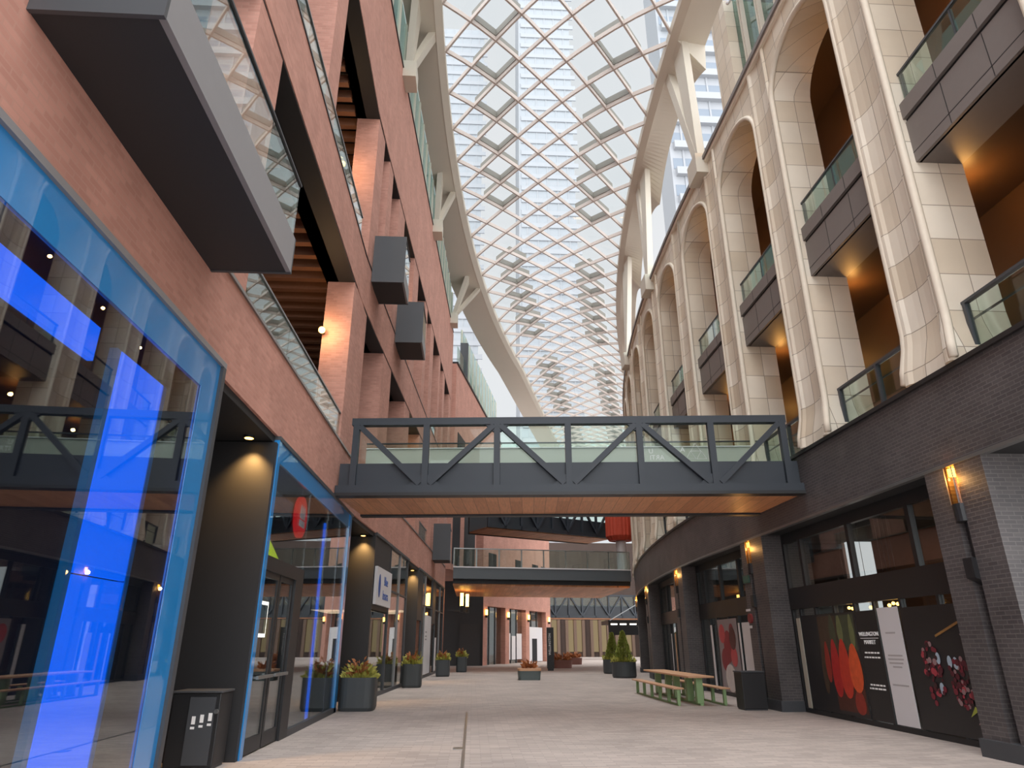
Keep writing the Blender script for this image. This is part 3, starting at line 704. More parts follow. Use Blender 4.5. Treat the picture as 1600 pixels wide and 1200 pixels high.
for y0, y1, lab in ((30.7, 30.9, 'tan strip on the shopfront behind the long table'), (31.6, 31.75, 'white strip on the shopfront behind the long table'), (29.4, 29.9, 'pale poster on the shopfront behind the long table')):
    tt = thing('door_strip', lab, 'sign', RPg(y0, 0)); sheet(tt, 'sheet', y0, y1, .12, 2.0, M_TOPW if 'tan' in lab else M_WHITE)
# bulbs
for i, (y, z) in enumerate(((15.85, 2.36), (15.7, 2.34), (14.95, 2.33), (14.25, 2.34), (14.1, 2.37), (13.95, 2.35), (13.8, 2.37))):
    t = thing('bulb', '%s warm bulb from the left above the market sign panes' % ORD[i].replace('nearest', 'first'), 'light', RP(y, -.8, z), group='warm bulbs inside the near right shop')
    g = G(); g.sphere(RP(y, -.85, z), .035); g.obj('globe', M_WARM, t); g = G(); g.cyl(RP(y, -.85, z + .03), RP(y, -.85, 4.2), .006, 5); g.obj('cord', M_BLACK, t)
t = thing('wall_sign', 'small round dark red and white sign on the pier by the black bin', 'sign', RP(19.6, .05, 2.3))
g = G(); g.cyl(RP(19.55, .0, 2.25), RP(19.55, .06, 2.25), .13, 20); g.obj('disc', flat('dull_red', (132, 50, 50), .5), t); g = G(); g.cbox(RP, 19.4, 19.7, .06, .07, 1.99, 2.06); g.cbox(RP, 19.4, 19.7, .06, .07, 2.44, 2.5); g.obj('white_bars', M_WHITE, t)
t = tag(CB('street_sign', flat('green_sign', (58, 92, 78), .5), None, RP, 19.3, 19.7, .01, .05, 3.2, 3.4), 'small green plate on the pier under the second lantern', 'sign')

# ------------------------------------------------------------------ roof
ZR = 26.5
def xc(y):
    d = max(0, y - 20); return 3.15 + (.0038 * d * d if d < 40 else .0038 * 1600 + .25 * (d - 40))
def hw(y): return 4.95
def RF(s, t, dz=0):        # s along, t across (-1..1)
    zf = ZR + .9 * (1 - t * t) + .35 * math.sin((s - 8) * .16) * (1 - t * t)
    return V((xc(s) + t * hw(s), s, zf + dz))
RC = thing('ceiling', 'vaulted glass canopy on a diamond lattice over the street', 'ceiling', (3, 40, 26), kind='structure')
SA, SB = 8.0, 100.0
PS, NT = 2.45, 4.4                       # diamond length, diamonds across
ps, pt_ = PS / 2, 1.0 / NT               # half pitches (t in -1..1 => full width 2)
s0, t0 = 24.18, -.31                     # one lattice node
g = G()
lines = []
def walk(sig):
    """lattice lines t = t0 + sig*(s-s0)/ps*pt + k*2*pt"""
    for k in range(-90, 91):
        f = lambda s: t0 + sig * (s - s0) / ps * pt_ + k * 2 * pt_
        # range of s with |t|<=1
        a = s0 + ((-1 - t0 - k * 2 * pt_) / (sig * pt_)) * ps; b = s0 + ((1 - t0 - k * 2 * pt_) / (sig * pt_)) * ps
        a, b = min(a, b), max(a, b); a = max(a, SA); b = min(b, SB)
        if b - a < .2: continue
        n = max(2, int((b - a) / .8))
        ss = [a + (b - a) * i / n for i in range(n + 1)]
        P = [RF(s, max(-1, min(1, f(s)))) for s in ss]
        rings = []
        for i, p in enumerate(P):
            d = (P[min(i + 1, n)] - P[max(i - 1, 0)]).normalized(); a_ = d.cross(V((0, 0, 1))).normalized() * .042; u = V((0, 0, .115))
            rings.append([p - a_ - u, p + a_ - u, p + a_ + u, p - a_ + u])
        g.loft(rings)
walk(1); walk(-1)
g.obj('lattice', M_RIB, RC)
g = G(); n = 92; m = 12
pts = [RF(SA + (SB - SA) * i / n, -1 + 2 * j / m, .17) for i in range(n + 1) for j in range(m + 1)]
g.add(pts, [(i * (m + 1) + j, (i + 1) * (m + 1) + j, (i + 1) * (m + 1) + j + 1, i * (m + 1) + j + 1) for i in range(n) for j in range(m)])
g.obj('glazing', M_GLASS_ROOF, RC, smooth=True)
M_VENT = flat('vent_frame', (128, 124, 116), .5)
def vent(sc_, tc_):
    c = [(sc_ - ps, tc_), (sc_, tc_ + pt_), (sc_ + ps, tc_), (sc_, tc_ - pt_)]
    q = 0.955; q2 = .915
    cin = [(sc_ + (s - sc_) * q, tc_ + (t - tc_) * q) for s, t in c]; ci2 = [(sc_ + (s - sc_) * q2, tc_ + (t - tc_) * q2) for s, t in c]
    if any(abs(t) > 1 for s, t in c): return
    g = G()
    for i in range(4):
        j = (i + 1) % 4
        g.hexa([RF(*cin[i], .12), RF(*cin[j], .12), RF(*ci2[j], .12), RF(*ci2[i], .12), RF(*cin[i], .5), RF(*cin[j], .5), RF(*ci2[j], .5), RF(*ci2[i], .5)])
    g.obj('vent_frame', M_VENT, RC)
nv = 0
for j in range(-6, 32):
    if j % 8 in (5, 6): continue
    vent(s0 + PS * j, t0 - pt_)
    vent(s0 + ps + PS * j, t0 + 4 * pt_)
M_EDGE = M_PAINT
for sg, nm in ((-1, 'edge_beam'), (1, 'edge_beam')):
    g = G(); rings = []
    for i in range(93):
        s = SA + (SB - SA) * i / 92; p = RF(s, sg)
        x = p.x; z = p.z
        rings.append([(x - .02 * sg, s, z - .22), (x + .3 * sg, s, z - .42), (x + .3 * sg, s, z + .3), (x - .02 * sg, s, z + .22)])
    g.loft(rings); g.obj(nm, M_PAINT, RC)
    g = G(); rings = []
    for i in range(369):
        s = SA + (SB - SA) * i / 368; p = RF(s, sg); x = p.x; z = p.z
        w = (x - XL(s) + .05) if sg < 0 else 1.5
        w = min(2.3, max(.8, w))
        if sg > 0:                       # haunched beam, deep at the columns
            ph = ((s - 21.6) / 9.6) % 1.0; hn = 1.7 * abs(2 * ph - 1) ** 2.2 if s > 21.6 else .2
        else: hn = .15
        rings.append([(x + .3 * sg, s, z - .40), (x + w * sg, s, z - .45 - hn * .8), (x + (w + .12) * sg, s, z + .3), (x + .3 * sg, s, z + .3)])
    g.loft(rings); g.obj('edge_soffit', M_PAINT, RC)

# Y shaped columns
def ycol(label, base, topa, topb, side):
    t = thing('roof_column', label, 'column', base, group='cream branching columns under the glass roof')
    bx, by, bz = base
    g = G(); g.prism([(bx + side * .0, by - .45, bz - .55), (bx + side * .55, by - .45, bz - .55), (bx + side * .55, by - .45, bz + .25), (bx - side * .3, by - .45, bz + .25), (bx - side * .3, by - .45, bz + .05)], (0, .9, 0))
    g.obj('base_block', M_PAINT, t)
    for (tp, w) in ((topa, 1.2), (topb, .5)):
        g = G(); p = V((bx + side * .2, by, bz + .1)); q = V(tp)
        a0, a1 = .18, w / 2
        h = .28
        g.hexa([p + V((0, -a0, 0)) + V((-h / 2, 0, 0)), p + V((h / 2, -a0, 0)), p + V((h / 2, a0, 0)), p + V((-h / 2, a0, 0)),
                q + V((-h / 2, -a1, 0)), q + V((h / 2, -a1, 0)), q + V((h / 2, a1, 0)), q + V((-h / 2, a1, 0))])
        g.obj('arm', M_PAINT, t)
    return t
def edge(s, sg, w): p = RF(s, sg); return (p.x + sg * w, s, p.z - .35)
for i, yb in enumerate((10.5, 21.3, 32.2, 43.5)):
    x = XL(yb) - .05
    ycol('cream branching column %s on the brick parapet' % ('nearest the camera', 'second in the row', 'third in the row', 'fourth in the row')[i], (x, yb, 23.35), edge(yb - .9, -1, 1.0), edge(yb + .6, -1, .45), 1)
for i, yb in enumerate((9.6, 19.2, 27.5, 36.5)):
    x = XR(yb) + .22
    ycol('tall cream forked column %s on the stone cornice' % ('nearest the camera', 'second in the row', 'third in the row', 'fourth in the row')[i], (x, yb, 17.45), edge(yb + 2.9, 1, .6), edge(yb + 4.4, 1, .5), -1)

# ------------------------------------------------------------------ near truss bridge
BL = V((-3.38, 16.3, 0)); BRt = V((7.8, 15.4, 0)); LB_ = (BRt - BL).length; RZ = math.atan2(BRt.y - BL.y, BRt.x - BL.x)
B1 = thing('footbridge', 'dark steel truss footbridge crossing the street in front, timber underside', 'bridge', (BL.x, BL.y, 0), RZ)
L_ = LB_
BXl = lambda n, m, *b: BX(n, m, B1, *b, world=False)
nodes = [.38 + k * (L_ - .66) / 6 for k in range(7)]
BXl('top_chord', M_STEEL, .26, 0, 6.7, L_ - .18, .2, 6.88)
BXl('bottom_chord', M_STEEL, 0, -.06, 4.98, L_, .2, 5.16); BXl('drip_edge', M_BLACK, 0, -.1, 4.9, L_, .22, 4.975)
BXl('spandrel_panel', M_STEEL, .02, .12, 5.1, L_, .18, 5.74)
for x in nodes: BXl('post', M_STEEL, x - .075, .0, 5.16, x + .075, .16, 6.7)
for a, b in ((0, 1), (2, 1), (2, 3), (4, 3), (4, 5), (6, 5)):
    g = G(); s_ = 1 if b > a else -1
    g.bar((nodes[a] + .08 * s_, .07, 6.68), (nodes[b] - .12 * s_, .07, 5.2), .13, .15, up=(0, 1, 0)); g.obj('diagonal', M_STEEL, B1, False)
for x in (nodes[1], nodes[3], nodes[5]):
    g = G(); g.prism([(x - .42, .03, 5.16), (x + .42, .03, 5.16), (x + .1, .03, 5.42), (x - .1, .03, 5.42)], (0, .1, 0)); g.obj('gusset_plate', M_STEEL, B1, False)
for x in (nodes[2], nodes[4]):
    g = G(); g.prism([(x - .3, .03, 6.7), (x + .3, .03, 6.7), (x + .1, .03, 6.52), (x - .1, .03, 6.52)], (0, .1, 0)); g.obj('gusset_plate', M_STEEL, B1, False)
gp = None
for a, b in zip(nodes[:-1], nodes[1:]): BXl('glass_pane', M_GLASS_BR, a + .08, .19, 5.74, b - .08, .205, 6.7)
BXl('glass_pane', M_GLASS_BR, nodes[6] + .08, .19, 5.74, L_ - .02, .205, 6.62)
BXl('deck', M_SOFF, 0, .2, 5.0, L_, 2.6, 5.14)
BXl('soffit', M_WOODS, .02, .2, 4.93, L_ - .02, 2.6, 4.99)
BXl('rear_chord', M_STEELD, 0, 2.6, 4.88, L_, 2.85, 5.3)
BXl('rear_panel', flat('rear_panel_grey', (186, 186, 176), .5, noise=.05, nscale=1), .02, 2.62, 5.3, L_ - .02, 2.68, 6.8)
BXl('rear_glass', M_GLASS_BR, .02, 2.64, 6.8, L_ - .02, 2.655, 6.95)
BXl('rear_rail', M_STEELD, .02, 2.6, 6.95, L_ - .02, 2.66, 6.98)
BXl('panel_cap', M_WHITE, .02, 2.58, 6.8, L_ - .02, 2.7, 6.825)
# mirrored decal on the glass
M_DECAL = flat('white_film', (215, 222, 218), .6)
xd = nodes[4]
for body, x, z, s_ in (('A  C', xd + .95, 6.06, .17), ('U', xd + .28, 6.02, .17), ('ARTI', xd + .42, 5.86, .17)):
    text('decal_letters', body, M_DECAL, B1, (x, .185, z), (1, 0, 0), (0, 0, 1), s_, mirror=True, world=False, depth=.002)
g = G(); cx, cz = xd + 1.38, 5.85
for dx, dz in ((-.13, 0), (.13, 0), (0, .2)):
    P = [(cx + dx - .12, .18, cz + dz - .03), (cx + dx + .12, .18, cz + dz - .03), (cx + dx, .18, cz + dz + .17)]
    for i in range(3): g.bar(P[i], P[(i + 1) % 3], .006, .02, up=(0, 1, 0))
g.obj('decal_emblem', M_DECAL, B1, False)

# ------------------------------------------------------------------ second bridge with glass rail
B2 = thing('footbridge', 'second bridge with full glass railing and dark deck beyond the truss bridge', 'bridge', (4.4, 44, 0))
def P2(u, o, z):             # u 0..1 across
    x = -1.25 + 11.2 * u
    return (x, 42.2 + 1.4 * u + o, z)
def c2(name, mat, o0, o1, z0, z1, u0=0, u1=1):
    g = G(); n = 6
    rings = []
    for i in range(n + 1):
        u = u0 + (u1 - u0) * i / n; rings.append([P2(u, o0, z0), P2(u, o1, z0), P2(u, o1, z1), P2(u, o0, z1)])
    g.loft(rings); return g.obj(name, mat, B2)
c2('deck_fascia', flat('deck_grey', (84, 90, 94), .5), 0, .3, 5.25, 5.9); c2('deck', M_SOFF, .3, 11, 5.0, 5.8); c2('fascia_line', M_WHITE, -.04, .02, 5.9, 5.97)
c2('soffit', M_WOODS, .5, 11, 4.9, 5.0)
for k in range(8):
    c2('glass_pane', M_GLASS_RAIL, .05, .08, 5.97, 7.02, k / 8 + .003, (k + 1) / 8 - .003)
for k in range(9):
    c2('post', M_ALU, .09, .13, 5.97, 7.02, max(0, k / 8 - .004), min(1, k / 8 + .004))
c2('top_rail', M_ALU, .03, .1, 7.02, 7.08)
# upper truss bridge and low truss bridge further on
def truss(label, A, B, zb, zt, n, depth=3, wood=True):
    A = V(A); B = V(B); L = (B - A).length; rz = math.atan2(B.y - A.y, B.x - A.x)
    t = thing('footbridge', label, 'bridge', (A.x, A.y, 0), rz)
    bx = lambda nm, m, *b: BX(nm, m, t, *b, world=False)
    h = zt - zb
    bx('bottom_chord', M_STEELD, 0, 0, zb, L, .25, zb + h * .12); bx('top_chord', M_STEELD, 0, 0, zt - h * .08, L, .25, zt)
    bx('spandrel_panel', M_STEELD, 0, .15, zb + .1, L, .2, zb + h * .5); bx('glass_pane', M_GLASS_BR, 0, .18, zb + h * .5, L, .2, zt)
    for k in range(n + 1):
        x = L * k / n; bx('post', M_STEEL, x - .08, 0, zb, x + .08, .15, zt)
    for k in range(n):
        x0, x1 = L * k / n, L * (k + 1) / n
        g = G(); g.bar((x0, .05, zt if k % 2 == 0 else zb + .2), (x1, .05, zb + .2 if k % 2 == 0 else zt), .14, .18, up=(0, 1, 0)); g.obj('diagonal', M_STEEL, t, False)
    bx('soffit', M_WOODS if wood else M_SOFF, 0, .25, zb - .05, L, depth, zb + .05); bx('rear_panel', M_STEELD, 0, depth, zb - .1, L, depth + .2, zb + h * .6)
    return t
truss('upper slanting truss bridge with timber underside far beyond the glass rail', (1.0, 47.5), (10.6, 52.5), 9.2, 11.6, 8)
truss('low far truss bridge with glass seen under the glass rail bridge', (7.2, 74), (19, 76), 4.1, 6.5, 8)

# red canopy drum and white column beyond
t = thing('red_canopy', 'pleated red round canopy on a white column beside the glass rail', 'canopy', (10.5, 48.6, 5.8))
g = G(); n = 48
r1 = [(10.5 + (1.0 + .05 * (k % 2)) * math.cos(2 * math.pi * k / n), 48.6 + (1.0 + .05 * (k % 2)) * math.sin(2 * math.pi * k / n), 8.75) for k in range(n)]
r2 = [(x, y, 10.4) for x, y, z in r1]; r0 = [(10.5 + .8 * (x - 10.5), 48.6 + .8 * (y - 48.6), 8.45) for x, y, z in r1]
g.loft([r0, r1, r2]); g.obj('pleated_drum', M_REDF, t)
g = G(); g.cyl((10.5, 48.6, 5.8), (10.5, 48.6, 8.5), .36, 20); g.obj('column_shaft', M_WHITE, t)

# ------------------------------------------------------------------ far buildings
FB = thing('brick_building', 'red brick building with glazed shop bays under the glass rail bridge', 'building', (4, 62, 0))
A_ = V((.75, 56, 0)); Bf = V((7.6, 69.5, 0)); dv = (Bf - A_).normalized(); nv_ = V((dv.y, -dv.x, 0)); LF = (Bf - A_).length
def FP(y, o, z): p = A_ + dv * y + nv_ * o; return (p.x, p.y, z)
def fbx(name, mat, a, b, o0, o1, z0, z1, par=None):
    g = G(); g.hexa([FP(a, o0, z0), FP(b, o0, z0), FP(b, o1, z0), FP(a, o1, z0), FP(a, o0, z1), FP(b, o0, z1), FP(b, o1, z1), FP(a, o1, z1)]); return g.obj(name, mat, par or FB)
fbx('upper_wall', M_BRICK, 0, LF, -6, 0, 4.4, 11.6)
bayw = [(.9, 4.4), (5.2, 8.9), (9.7, 13.9)]
edges = [0] + [e for b in bayw for e in b] + [LF]
for a, b in zip(edges[0::2], edges[1::2]): fbx('brick_pier', M_BRICK, a, b, -1, 0, 0, 4.4)
for a, b in bayw:
    fbx('shop_glass', M_GLASS_CLEAR, a, b, -.45, -.42, 0, 4.4); fbx('shop_interior', flat('warm_interior', (48, 40, 36), .8), a, b, -3, -2.9, 0, 4.4)
    for u in (.33, .66): fbx('mullion', M_BLACK, a + (b - a) * u - .05, a + (b - a) * u + .05, -.5, -.38, 0, 4.4)
for a in (1, 6.5, 10.5, 12.8): fbx('window', M_DARKIN, a, a + 1.5, -.1, .02, 6.4, 8.6)
fbx('poster_panel', M_WHITE, 5.6, 6.3, -.4, -.38, .3, 2.4); fbx('poster_panel', M_WHITE, 6.6, 7.4, -.4, -.38, .3, 2.2); fbx('poster_panel', M_WHITE, 7.6, 8.8, -.4, -.38, .3, 2.4)
w = fbx('hoarding', M_WHITE, 9.9, 13.6, -.3, -.28, .05, 3.0); fbx('hoarding_opening', M_DARKIN, 11.0, 12.2, -.28, -.27, .05, 2.0, w)
for i, (u, zz) in enumerate(((.5, 4.3), (4.8, 4.25), (9.3, 4.2), (14.5, 4.15))):
    q = FP(u, .15, zz - .3)
    t = thing('wall_lantern', '%s warm lantern along the far red brick shops' % ORD[i].replace('nearest', 'first'), 'light', q, group='lanterns on the far brick shops')
    g = G(); g.cyl(FP(u, .12, zz - .6), FP(u, .12, zz - .2), .09, 10); g.obj('lamp', M_WARM, t); g = G(); g.cyl(FP(u, .12, zz - .8), FP(u, .12, zz - .6), .1, 10); g.obj('base', M_BLACK, t)
UC = thing('passage_wall', 'dark recessed passage wall between the left shops and far brick shops', 'wall', (0, 56, 0))
BX('wall', M_SOFF, UC, -6, 55.5, 0, .8, 56, 6.2); BX('screen_panels', M_FIN, UC, -1.0, 55.3, 0, .6, 55.5, 3)
for i, (x, y) in enumerate(((-.75, 46.6), (-.4, 47.6))):
    t = thing('wall_lantern', ('left', 'right')[i] + ' one of two yellow lanterns at the corner past the left shops', 'light', (x, y, 4), group='yellow corner lanterns')
    g = G(); g.cyl((x, y, 3.9), (x, y, 4.7), .11, 12); g.obj('lamp', M_WARM, t); g = G(); g.cyl((x, y, 3.5), (x, y, 3.9), .12, 12); g.obj('base', M_BLACK, t); BX('bracket', M_BLACK, t, x - .9, y - .03, 3.6, x, y + .03, 3.7)
FW = thing('timber_shopfront', 'brown timber and glass shopfronts closing the far end of the street', 'building', (15, 90, 0))
BX('wall', flat('far_brown', (76, 60, 53), .7, noise=.2, nscale=.5), FW, 6, 90, 0, 30, 91, 14)
for k in range(14):
    x = 9.6 + k * 1.05
    BX('timber_post', flat('far_timber', (110, 88, 74), .6) if k == 0 else bpy.data.materials['far_timber'], FW, x, 89.6, 0, x + .35, 90, 5)
for k in range(13):
    if k % 3 != 1: BX('lit_window', emit('lit_window', (205, 178, 128), .34) if k == 0 else bpy.data.materials['lit_window'], FW, 9.98 + k * 1.05, 89.9, .6, 10.6 + k * 1.05, 90, 4.4)
for i, x in enumerate((9.4, 12.6)):
    t = thing('wall_lantern', ('left', 'right')[i] + ' small warm lantern on the far timber shopfronts', 'light', (x, 89.5, 4.6), group='far end lanterns')
    g = G(); g.cyl((x, 89.4, 4.6), (x, 89.4, 5.1), .16, 10); g.obj('lamp', M_WARM, t); BX('bracket', M_BLACK, t, x - .03, 89.4, 4.5, x + .03, 89.62, 4.58)
# hanging black canopy with light strips, and totem
t = thing('canopy', 'black hanging canopy with white light strips over the cone shrubs', 'canopy', (9.6, 47, 2.2))
BX('frame', M_BLACK, t, 8.8, 46, 2.75, 10.9, 48.5, 3.0); BX('valance', M_BLACK, t, 8.8, 45.9, 2.1, 10.9, 46, 2.9)
for x in (8.95, 9.55, 10.2): BX('light_strip', M_WHLED, t, x, 45.87, 2.72, x + .42, 45.9, 2.8)
g = G(); g.bar((8.9, 46, 3.0), (10.9, 47, 4.0), .05, .05); g.obj('tie_rod', M_ALU, t)
t = thing('totem_sign', 'tall slim black totem sign standing in the far street', 'sign', (4.95, 45.6, 0))
BX('slab', M_BLACK, t, 4.72, 45.5, .12, 5.16, 45.65, 2.55); BX('plinth', M_BLACK, t, 4.76, 45.5, 0, 5.12, 45.65, .12)
text('lettering', 'WELLINGTON', M_TXT, t, (4.9, 45.49, 1.55), (0, 0, 1), (-1, 0, 0), .2)

# towers outside the glass
def tower(label, x, y, w, d, h, fl=3.1, wm=None):
    t = thing('tower_block', label, 'building', (x, y, 0), group='pale apartment towers outside')
    BX('core', M_TOWER, t, x, y, 0, x + w, y + d, h)
    ov = .7 if wm else .25
    g = G(); z = 20
    while z < h: g.box(x + .5, y - ov, z, x + w + .9, y, z + 1.1); z += fl
    g.obj('balcony_bands', M_TOWER, t)
    g = G(); z = 21.2
    while z < h: g.box(x + .3, y - .04, z, x + w, y, z + 1.7); z += fl
    g.obj('window_bands', wm or M_TOWG, t)
    g = G(); u = x + 1.6
    while u < x + w: g.box(u, y - .12, 18, u + .25, y, h); u += 2.2
    g.obj('window_piers', M_TOWER, t)
    return t
tower('pale apartment tower seen between the forked columns on the right', 24.6, 70, 12, 5, 95, 4.2, M_TOWD)
tower('faint pale tower seen through the middle of the glass roof', 8, 118, 12, 12, 190)
tower('faint pale tower seen through the left part of the glass roof', -14, 130, 14, 12, 150)

# ------------------------------------------------------------------ street furniture
def bin_(label, x, y, w, d, h, icons=False):
    t = thing('litter_bin', label, 'bin', (x, y, 0))
    BX('body', M_BLACK, t, x, y, .03, x + w, y + d, h - .03, bevel=.015)
    BX('lid', M_DGREYP, t, x - .015, y - .015, h - .03, x + w + .015, y + d + .015, h, bevel=.008)
    BX('base', M_DGREYP, t, x + .02, y + .02, 0, x + w - .02, y + d - .02, .03)
    return t
b = bin_('black bin with white sorting icons in front of the widest charcoal panel', -4.15, 10.55, .66, .5, .98)
xf = -3.487
BX('door_panel', M_DGREYP, b, -3.9, 10.53, .06, -3.55, 10.55, .9)
g = G()
for i, yy in enumerate((-3.84, -3.73, -3.62)):
    g.box(yy, 10.525, .56 + .02 * i, yy + .05, 10.529, .66 + .02 * i); g.box(yy - .005, 10.525, .5 + .02 * i, yy + .05, 10.529, .53 + .02 * i)
g.obj('icons', M_TXT, b)
g = G(); g.cyl((-3.52, 10.54, .72), (-3.52, 10.5, .72), .03, 10); g.obj('lock', M_ALU, b)
bin_('black litter bin against the dark brick pier near the long table', 6.98, 18.62, .62, .55, .92)

# picnic table
PT = thing('picnic_table', 'long timber topped communal table with sage green legs', 'table', (6.35, 22.5, 0))
BX('tabletop', M_TOPW, PT, 5.98, 20.0, .7, 6.72, 25.2, .75, bevel=.01)
for y in (20.3, 21.2, 22.5, 23.4, 24.7): BX('leg', M_GREEN, PT, 6.26, y - .1, .05, 6.44, y + .1, .7)
BX('foot_rail', M_GREEN, PT, 6.3, 20.1, 0, 6.4, 24.9, .05)
for x, lab in ((5.55, 'left, street side'), (6.85, 'right, shop side')):
    b = thing('bench', 'long timber bench with sage green legs on the %s of the table' % lab, 'bench', (x + .15, 22.5, 0), group='benches at the long table')
    BX('seat', M_TOPW, b, x, 20.0, .41, x + .3, 25.2, .45, bevel=.008)
    for k in range(6): BX('leg', M_GREEN, b, x + .11, 20.06 + k * .98, .04, x + .19, 20.16 + k * .98, .41)
    BX('foot_rail', M_GREEN, b, x + .12, 20.05, 0, x + .18, 25.1, .04)

# plants
def leaves(g, cx, cy, cz, rx, ry, h, n, size, cone=False, rnd=random):
    for _ in range(n):
        a = rnd.uniform(0, 2 * math.pi); u = rnd.random()
        if cone:
            z = cz + h * u; r = (1 - u) ** .9 * rnd.uniform(.75, 1.05)
        else:
            z = cz + h * u * rnd.random(); r = math.sqrt(rnd.random())
        p = V((cx + rx * r * math.cos(a), cy + ry * r * math.sin(a), z))
        d = V((math.cos(a) * .8 + rnd.uniform(-.4, .4), math.sin(a) * .8 + rnd.uniform(-.4, .4), rnd.uniform(.2, 1.3))).normalized()
        s_ = size * rnd.uniform(.6, 1.3); w = d.cross(V((rnd.uniform(-1, 1), rnd.uniform(-1, 1), rnd.uniform(-1, 1)))).normalized() * s_ * .28
        g.add([p - w * .3, p + d * s_ * .5 - w, p + d * s_, p + d * s_ * .5 + w], [(0, 1, 2, 3)])
def rsq(cx, cy, r, z, n=32, e=.45):
    out = []
    for k in range(n):
        a = 2 * math.pi * k / n; c, s = math.cos(a), math.sin(a)
        out.append((cx + r * math.copysign(abs(c) ** e, c), cy + r * math.copysign(abs(s) ** e, s), z))
    return out
def pot(t, cx, cy, r, h, mat, e=.45):
    g = G(); g.loft([rsq(cx, cy, r * .93, 0, e=e), rsq(cx, cy, r, .08, e=e), rsq(cx, cy, r, h, e=e), rsq(cx, cy, r * .9, h, e=e), rsq(cx, cy, r * .9, h - .1, e=e)]); g.obj('pot', mat, t)
    g = G(); g.loft([rsq(cx, cy, r * .88, h - .12, e=e), rsq(cx, cy, r * .88, h - .07, e=e)]); g.obj('soil', M_SOIL, t)
PG = 'square charcoal flower planters by the left shops'
for cx, cy, r, h, lab in ((-2.92, 19.3, .46, .78, 'nearest left planter of orange flowers beside the bank front'), (-2.33, 28.8, .38, .85, 'second left planter of orange flowers before the fourth shop'), (-1.5, 37.9, .36, .8, 'third left planter of dried flowers beside the white poster'), (-.62, 43.6, .32, .85, 'small farthest left planter at the facade corner')):
    t = thing('flower_planter', lab, 'planter', (cx, cy, 0), group=PG); pot(t, cx, cy, r, h, M_PLANT)
    g = G(); leaves(g, cx, cy, h - .08, r * .85, r * .85, .35, 320, .16); g.obj('grass', M_LEAF, t)
    g = G(); leaves(g, cx - .05, cy, h, r * .5, r * .5, .42, 220, .13); g.obj('flowers', M_FLOW, t)
for cx, cy, r, lab in ((7.6, 36.1, .6, 'nearer cone shrub in a round charcoal pot by the right pier'), (8.0, 41.0, .55, 'farther cone shrub in a round charcoal pot under the black canopy')):
    t = thing('cone_shrub', lab, 'planter', (cx, cy, 0), group='cone shrubs in round pots'); pot(t, cx, cy, r, .74, M_PLANT, e=1)
    g = G(); leaves(g, cx, cy, .7, r * .95, r * .95, .25, 260, .16); g.obj('grass', M_LEAF, t)
    g = G(); g.cyl((cx, cy, .6), (cx, cy, 1.95), .05, 8, .015); g.obj('stem', M_SOIL, t)
    g = G(); leaves(g, cx, cy, .72, r * .68, r * .68, 1.4, 2200, .12, True); g.obj('foliage', M_LEAFD, t)
t = thing('low_planter', 'low grey green planter with copper rim in the middle of the street', 'planter', (2.7, 34.4, 0))
g = G(); g.loft([rsq(2.7, 34.4, .5, 0, e=.3), rsq(2.7, 34.4, .53, .4, e=.3)]); g.obj('pot', M_PLANTG, t)
g = G(); g.loft([rsq(2.7, 34.4, .55, .4, e=.3), rsq(2.7, 34.4, .55, .5, e=.3)]); g.obj('rim_seat', M_TOPW, t)
g = G(); leaves(g, 2.7, 34.4, .5, .3, .3, .3, 160, .18); g.obj('dried_plants', M_FLOW, t)
for cx, cy, lab in ((6.3, 50.6, 'nearer rusty low planter beside the totem sign'), (8.2, 58.5, 'farther rusty low planter beyond the totem sign')):
    t = thing('low_planter', lab, 'planter', (cx, cy, 0), group='rusty low planters')
    g = G(); g.loft([rsq(cx, cy, .62, 0, e=.3), rsq(cx, cy, .66, .5, e=.3)]); g.obj('pot', M_CORTEN, t)
    g = G(); leaves(g, cx, cy, .48, .5, .5, .45, 220, .22); g.obj('dried_plants', M_FLOW, t)

# warm lamps in the left galleries
for i, (y, o, z, lab) in enumerate(((16.25, -.72, 9.3, 'warm wall lamp on the big brick pier in the lower gallery'), (17.4, -.95, 15.6, 'warm wall lamp in the upper gallery beside the brick pier'), (30.3, -.95, 9.2, 'warm lamp in the far lower gallery behind the bridge'), (26.0, -.95, 14.6, 'warm lamp below the second hanging box'))):
    p = LP(y, o, z)
    t = thing('gallery_lamp', lab, 'light', p, group='warm lamps in the brick galleries')
    g = G(); g.sphere(p, .09); g.obj('globe', M_WARM, t, smooth=True); g = G(); g.box(p[0] - .03, p[1] + .05, p[2] - .03, p[0] + .03, p[1] + .3, p[2] + .03); g.obj('bracket', M_BLACK, t)
    l = bpy.data.lights.new('gallery', 'POINT'); l.energy = 40; l.color = (1, .62, .3); l.shadow_soft_size = .1
    o_l = bpy.data.objects.new('gallery_glow', l); COL.objects.link(o_l); o_l.parent = t; o_l.location = (.0, -.2, 0)
# interior shop lights (lamps the shops have)
def area(loc, sx, sy, e, col):
    l = bpy.data.lights.new('shop_light', 'AREA'); l.shape = 'RECTANGLE'; l.size = sx; l.size_y = sy; l.energy = e; l.color = col
    o = bpy.data.objects.new('shop_ceiling_light', l); COL.objects.link(o); o.location = loc
area((-4.9, 15, 4.6), 1.5, 5, 18, (.8, .85, 1)); area(LP(26, -1.5, 4.6), 1.5, 6, 55, (1, .75, .5)); area(LP(37, -1.5, 4.6), 1.5, 8, 40, (1, .8, .6))
area((9.6, 14.6, 4.1), 1.5, 5, 26, (1, .6, .35)); area((5.2, 63.5, 4.2), 3, 8, 60, (1, .75, .5))

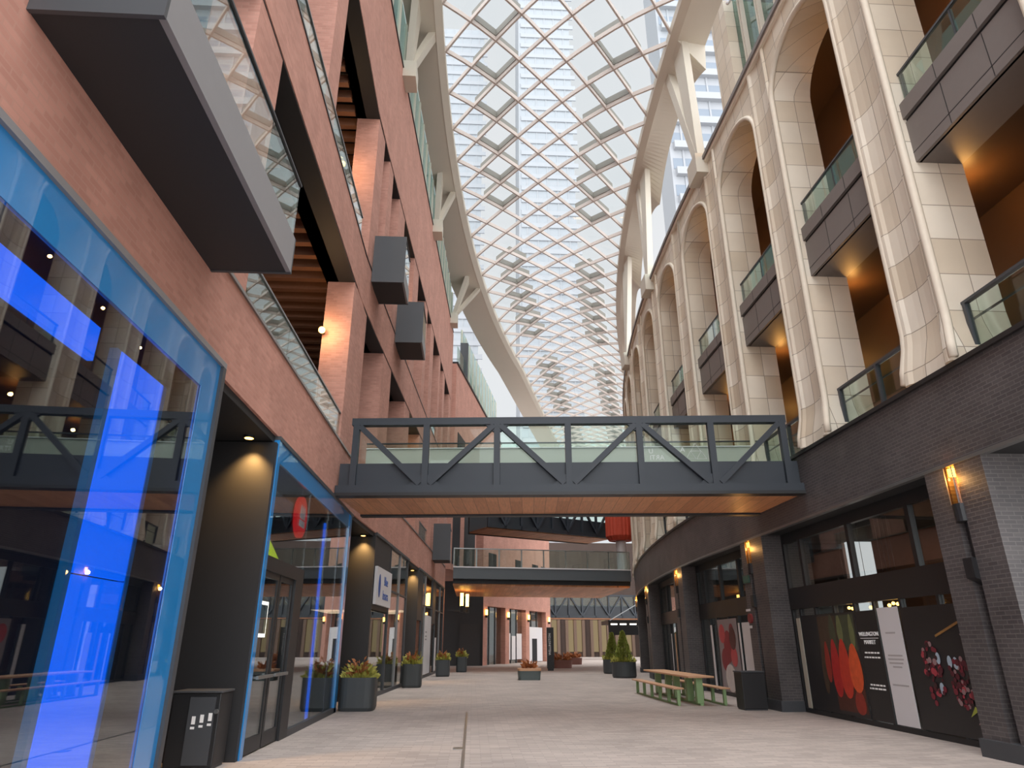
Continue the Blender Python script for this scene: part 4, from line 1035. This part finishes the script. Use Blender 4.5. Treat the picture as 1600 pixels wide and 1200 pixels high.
# ------------------------------------------------------------------ world and light
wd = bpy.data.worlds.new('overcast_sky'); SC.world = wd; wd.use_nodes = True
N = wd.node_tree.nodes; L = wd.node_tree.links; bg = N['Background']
tc = N.new('ShaderNodeTexCoord'); sp = N.new('ShaderNodeSeparateXYZ'); L.new(tc.outputs['Generated'], sp.inputs[0])
def mrange(src, a, b, c, d, mode='SMOOTHSTEP'):
    m = N.new('ShaderNodeMapRange'); m.interpolation_type = mode
    for i, v_ in zip((1, 2, 3, 4), (a, b, c, d)): m.inputs[i].default_value = v_
    L.new(src, m.inputs[0]); return m.outputs[0]
zen = mrange(sp.outputs[2], .8, 1.0, 0, 4.2)  # extra zenith brightness added above the view to light the walls
bk = mrange(sp.outputs[1], .1, -.6, 0, 2.0)  # sky brightness added behind the camera, out of view, as fill
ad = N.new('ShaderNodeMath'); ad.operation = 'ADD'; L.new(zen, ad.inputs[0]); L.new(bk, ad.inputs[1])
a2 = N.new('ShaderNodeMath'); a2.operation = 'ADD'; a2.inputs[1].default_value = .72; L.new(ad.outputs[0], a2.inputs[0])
cl = N.new('ShaderNodeTexNoise'); cl.inputs['Scale'].default_value = 2.2; cl.inputs['Detail'].default_value = 4; L.new(tc.outputs['Generated'], cl.inputs['Vector'])
cr = N.new('ShaderNodeValToRGB'); cr.color_ramp.elements[0].position = .35; cr.color_ramp.elements[0].color = (.84, .89, .92, 1); cr.color_ramp.elements[1].position = .65; cr.color_ramp.elements[1].color = (.98, .98, 1, 1)
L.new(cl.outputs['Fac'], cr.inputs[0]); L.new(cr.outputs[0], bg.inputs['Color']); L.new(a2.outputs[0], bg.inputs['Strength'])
su = bpy.data.lights.new('overcast_sun', 'SUN'); su.energy = .8; su.angle = math.radians(50); su.color = (1, .96, .92)
so = bpy.data.objects.new('soft_sun', su); COL.objects.link(so); so.rotation_euler = (math.radians(-14), math.radians(-8), 0); so.rotation_euler = (math.radians(20), math.radians(6), 0)

# ------------------------------------------------------------------ camera
P_, A__ = math.radians(21.1), math.radians(3.15)
fhx, fhy = math.sin(A__), math.cos(A__)
R = V((math.cos(A__), -math.sin(A__), 0)); F = V((math.cos(P_) * fhx, math.cos(P_) * fhy, math.sin(P_))); U = R.cross(F)
cd = bpy.data.cameras.new('camera'); co = bpy.data.objects.new('camera', cd); COL.objects.link(co)
cd.sensor_width = 36; cd.lens = 1050 / 1600 * 36; cd.clip_end = 500; cd.clip_start = .05
mt = Matrix((R, U, -F)).transposed().to_4x4(); mt.translation = (0, 0, 1.6); co.matrix_world = mt
SC.camera = co
SC.view_settings.view_transform = 'Standard'; SC.view_settings.look = 'None'; SC.view_settings.gamma = 1; SC.view_settings.exposure = .3
SC.cycles.transparent_max_bounces = 24; SC.cycles.max_bounces = 8; SC.cycles.diffuse_bounces = 4; SC.cycles.glossy_bounces = 4
SC.cycles.caustics_reflective = False; SC.cycles.caustics_refractive = False; SC.cycles.use_denoising = True; SC.cycles.sample_clamp_indirect = 4
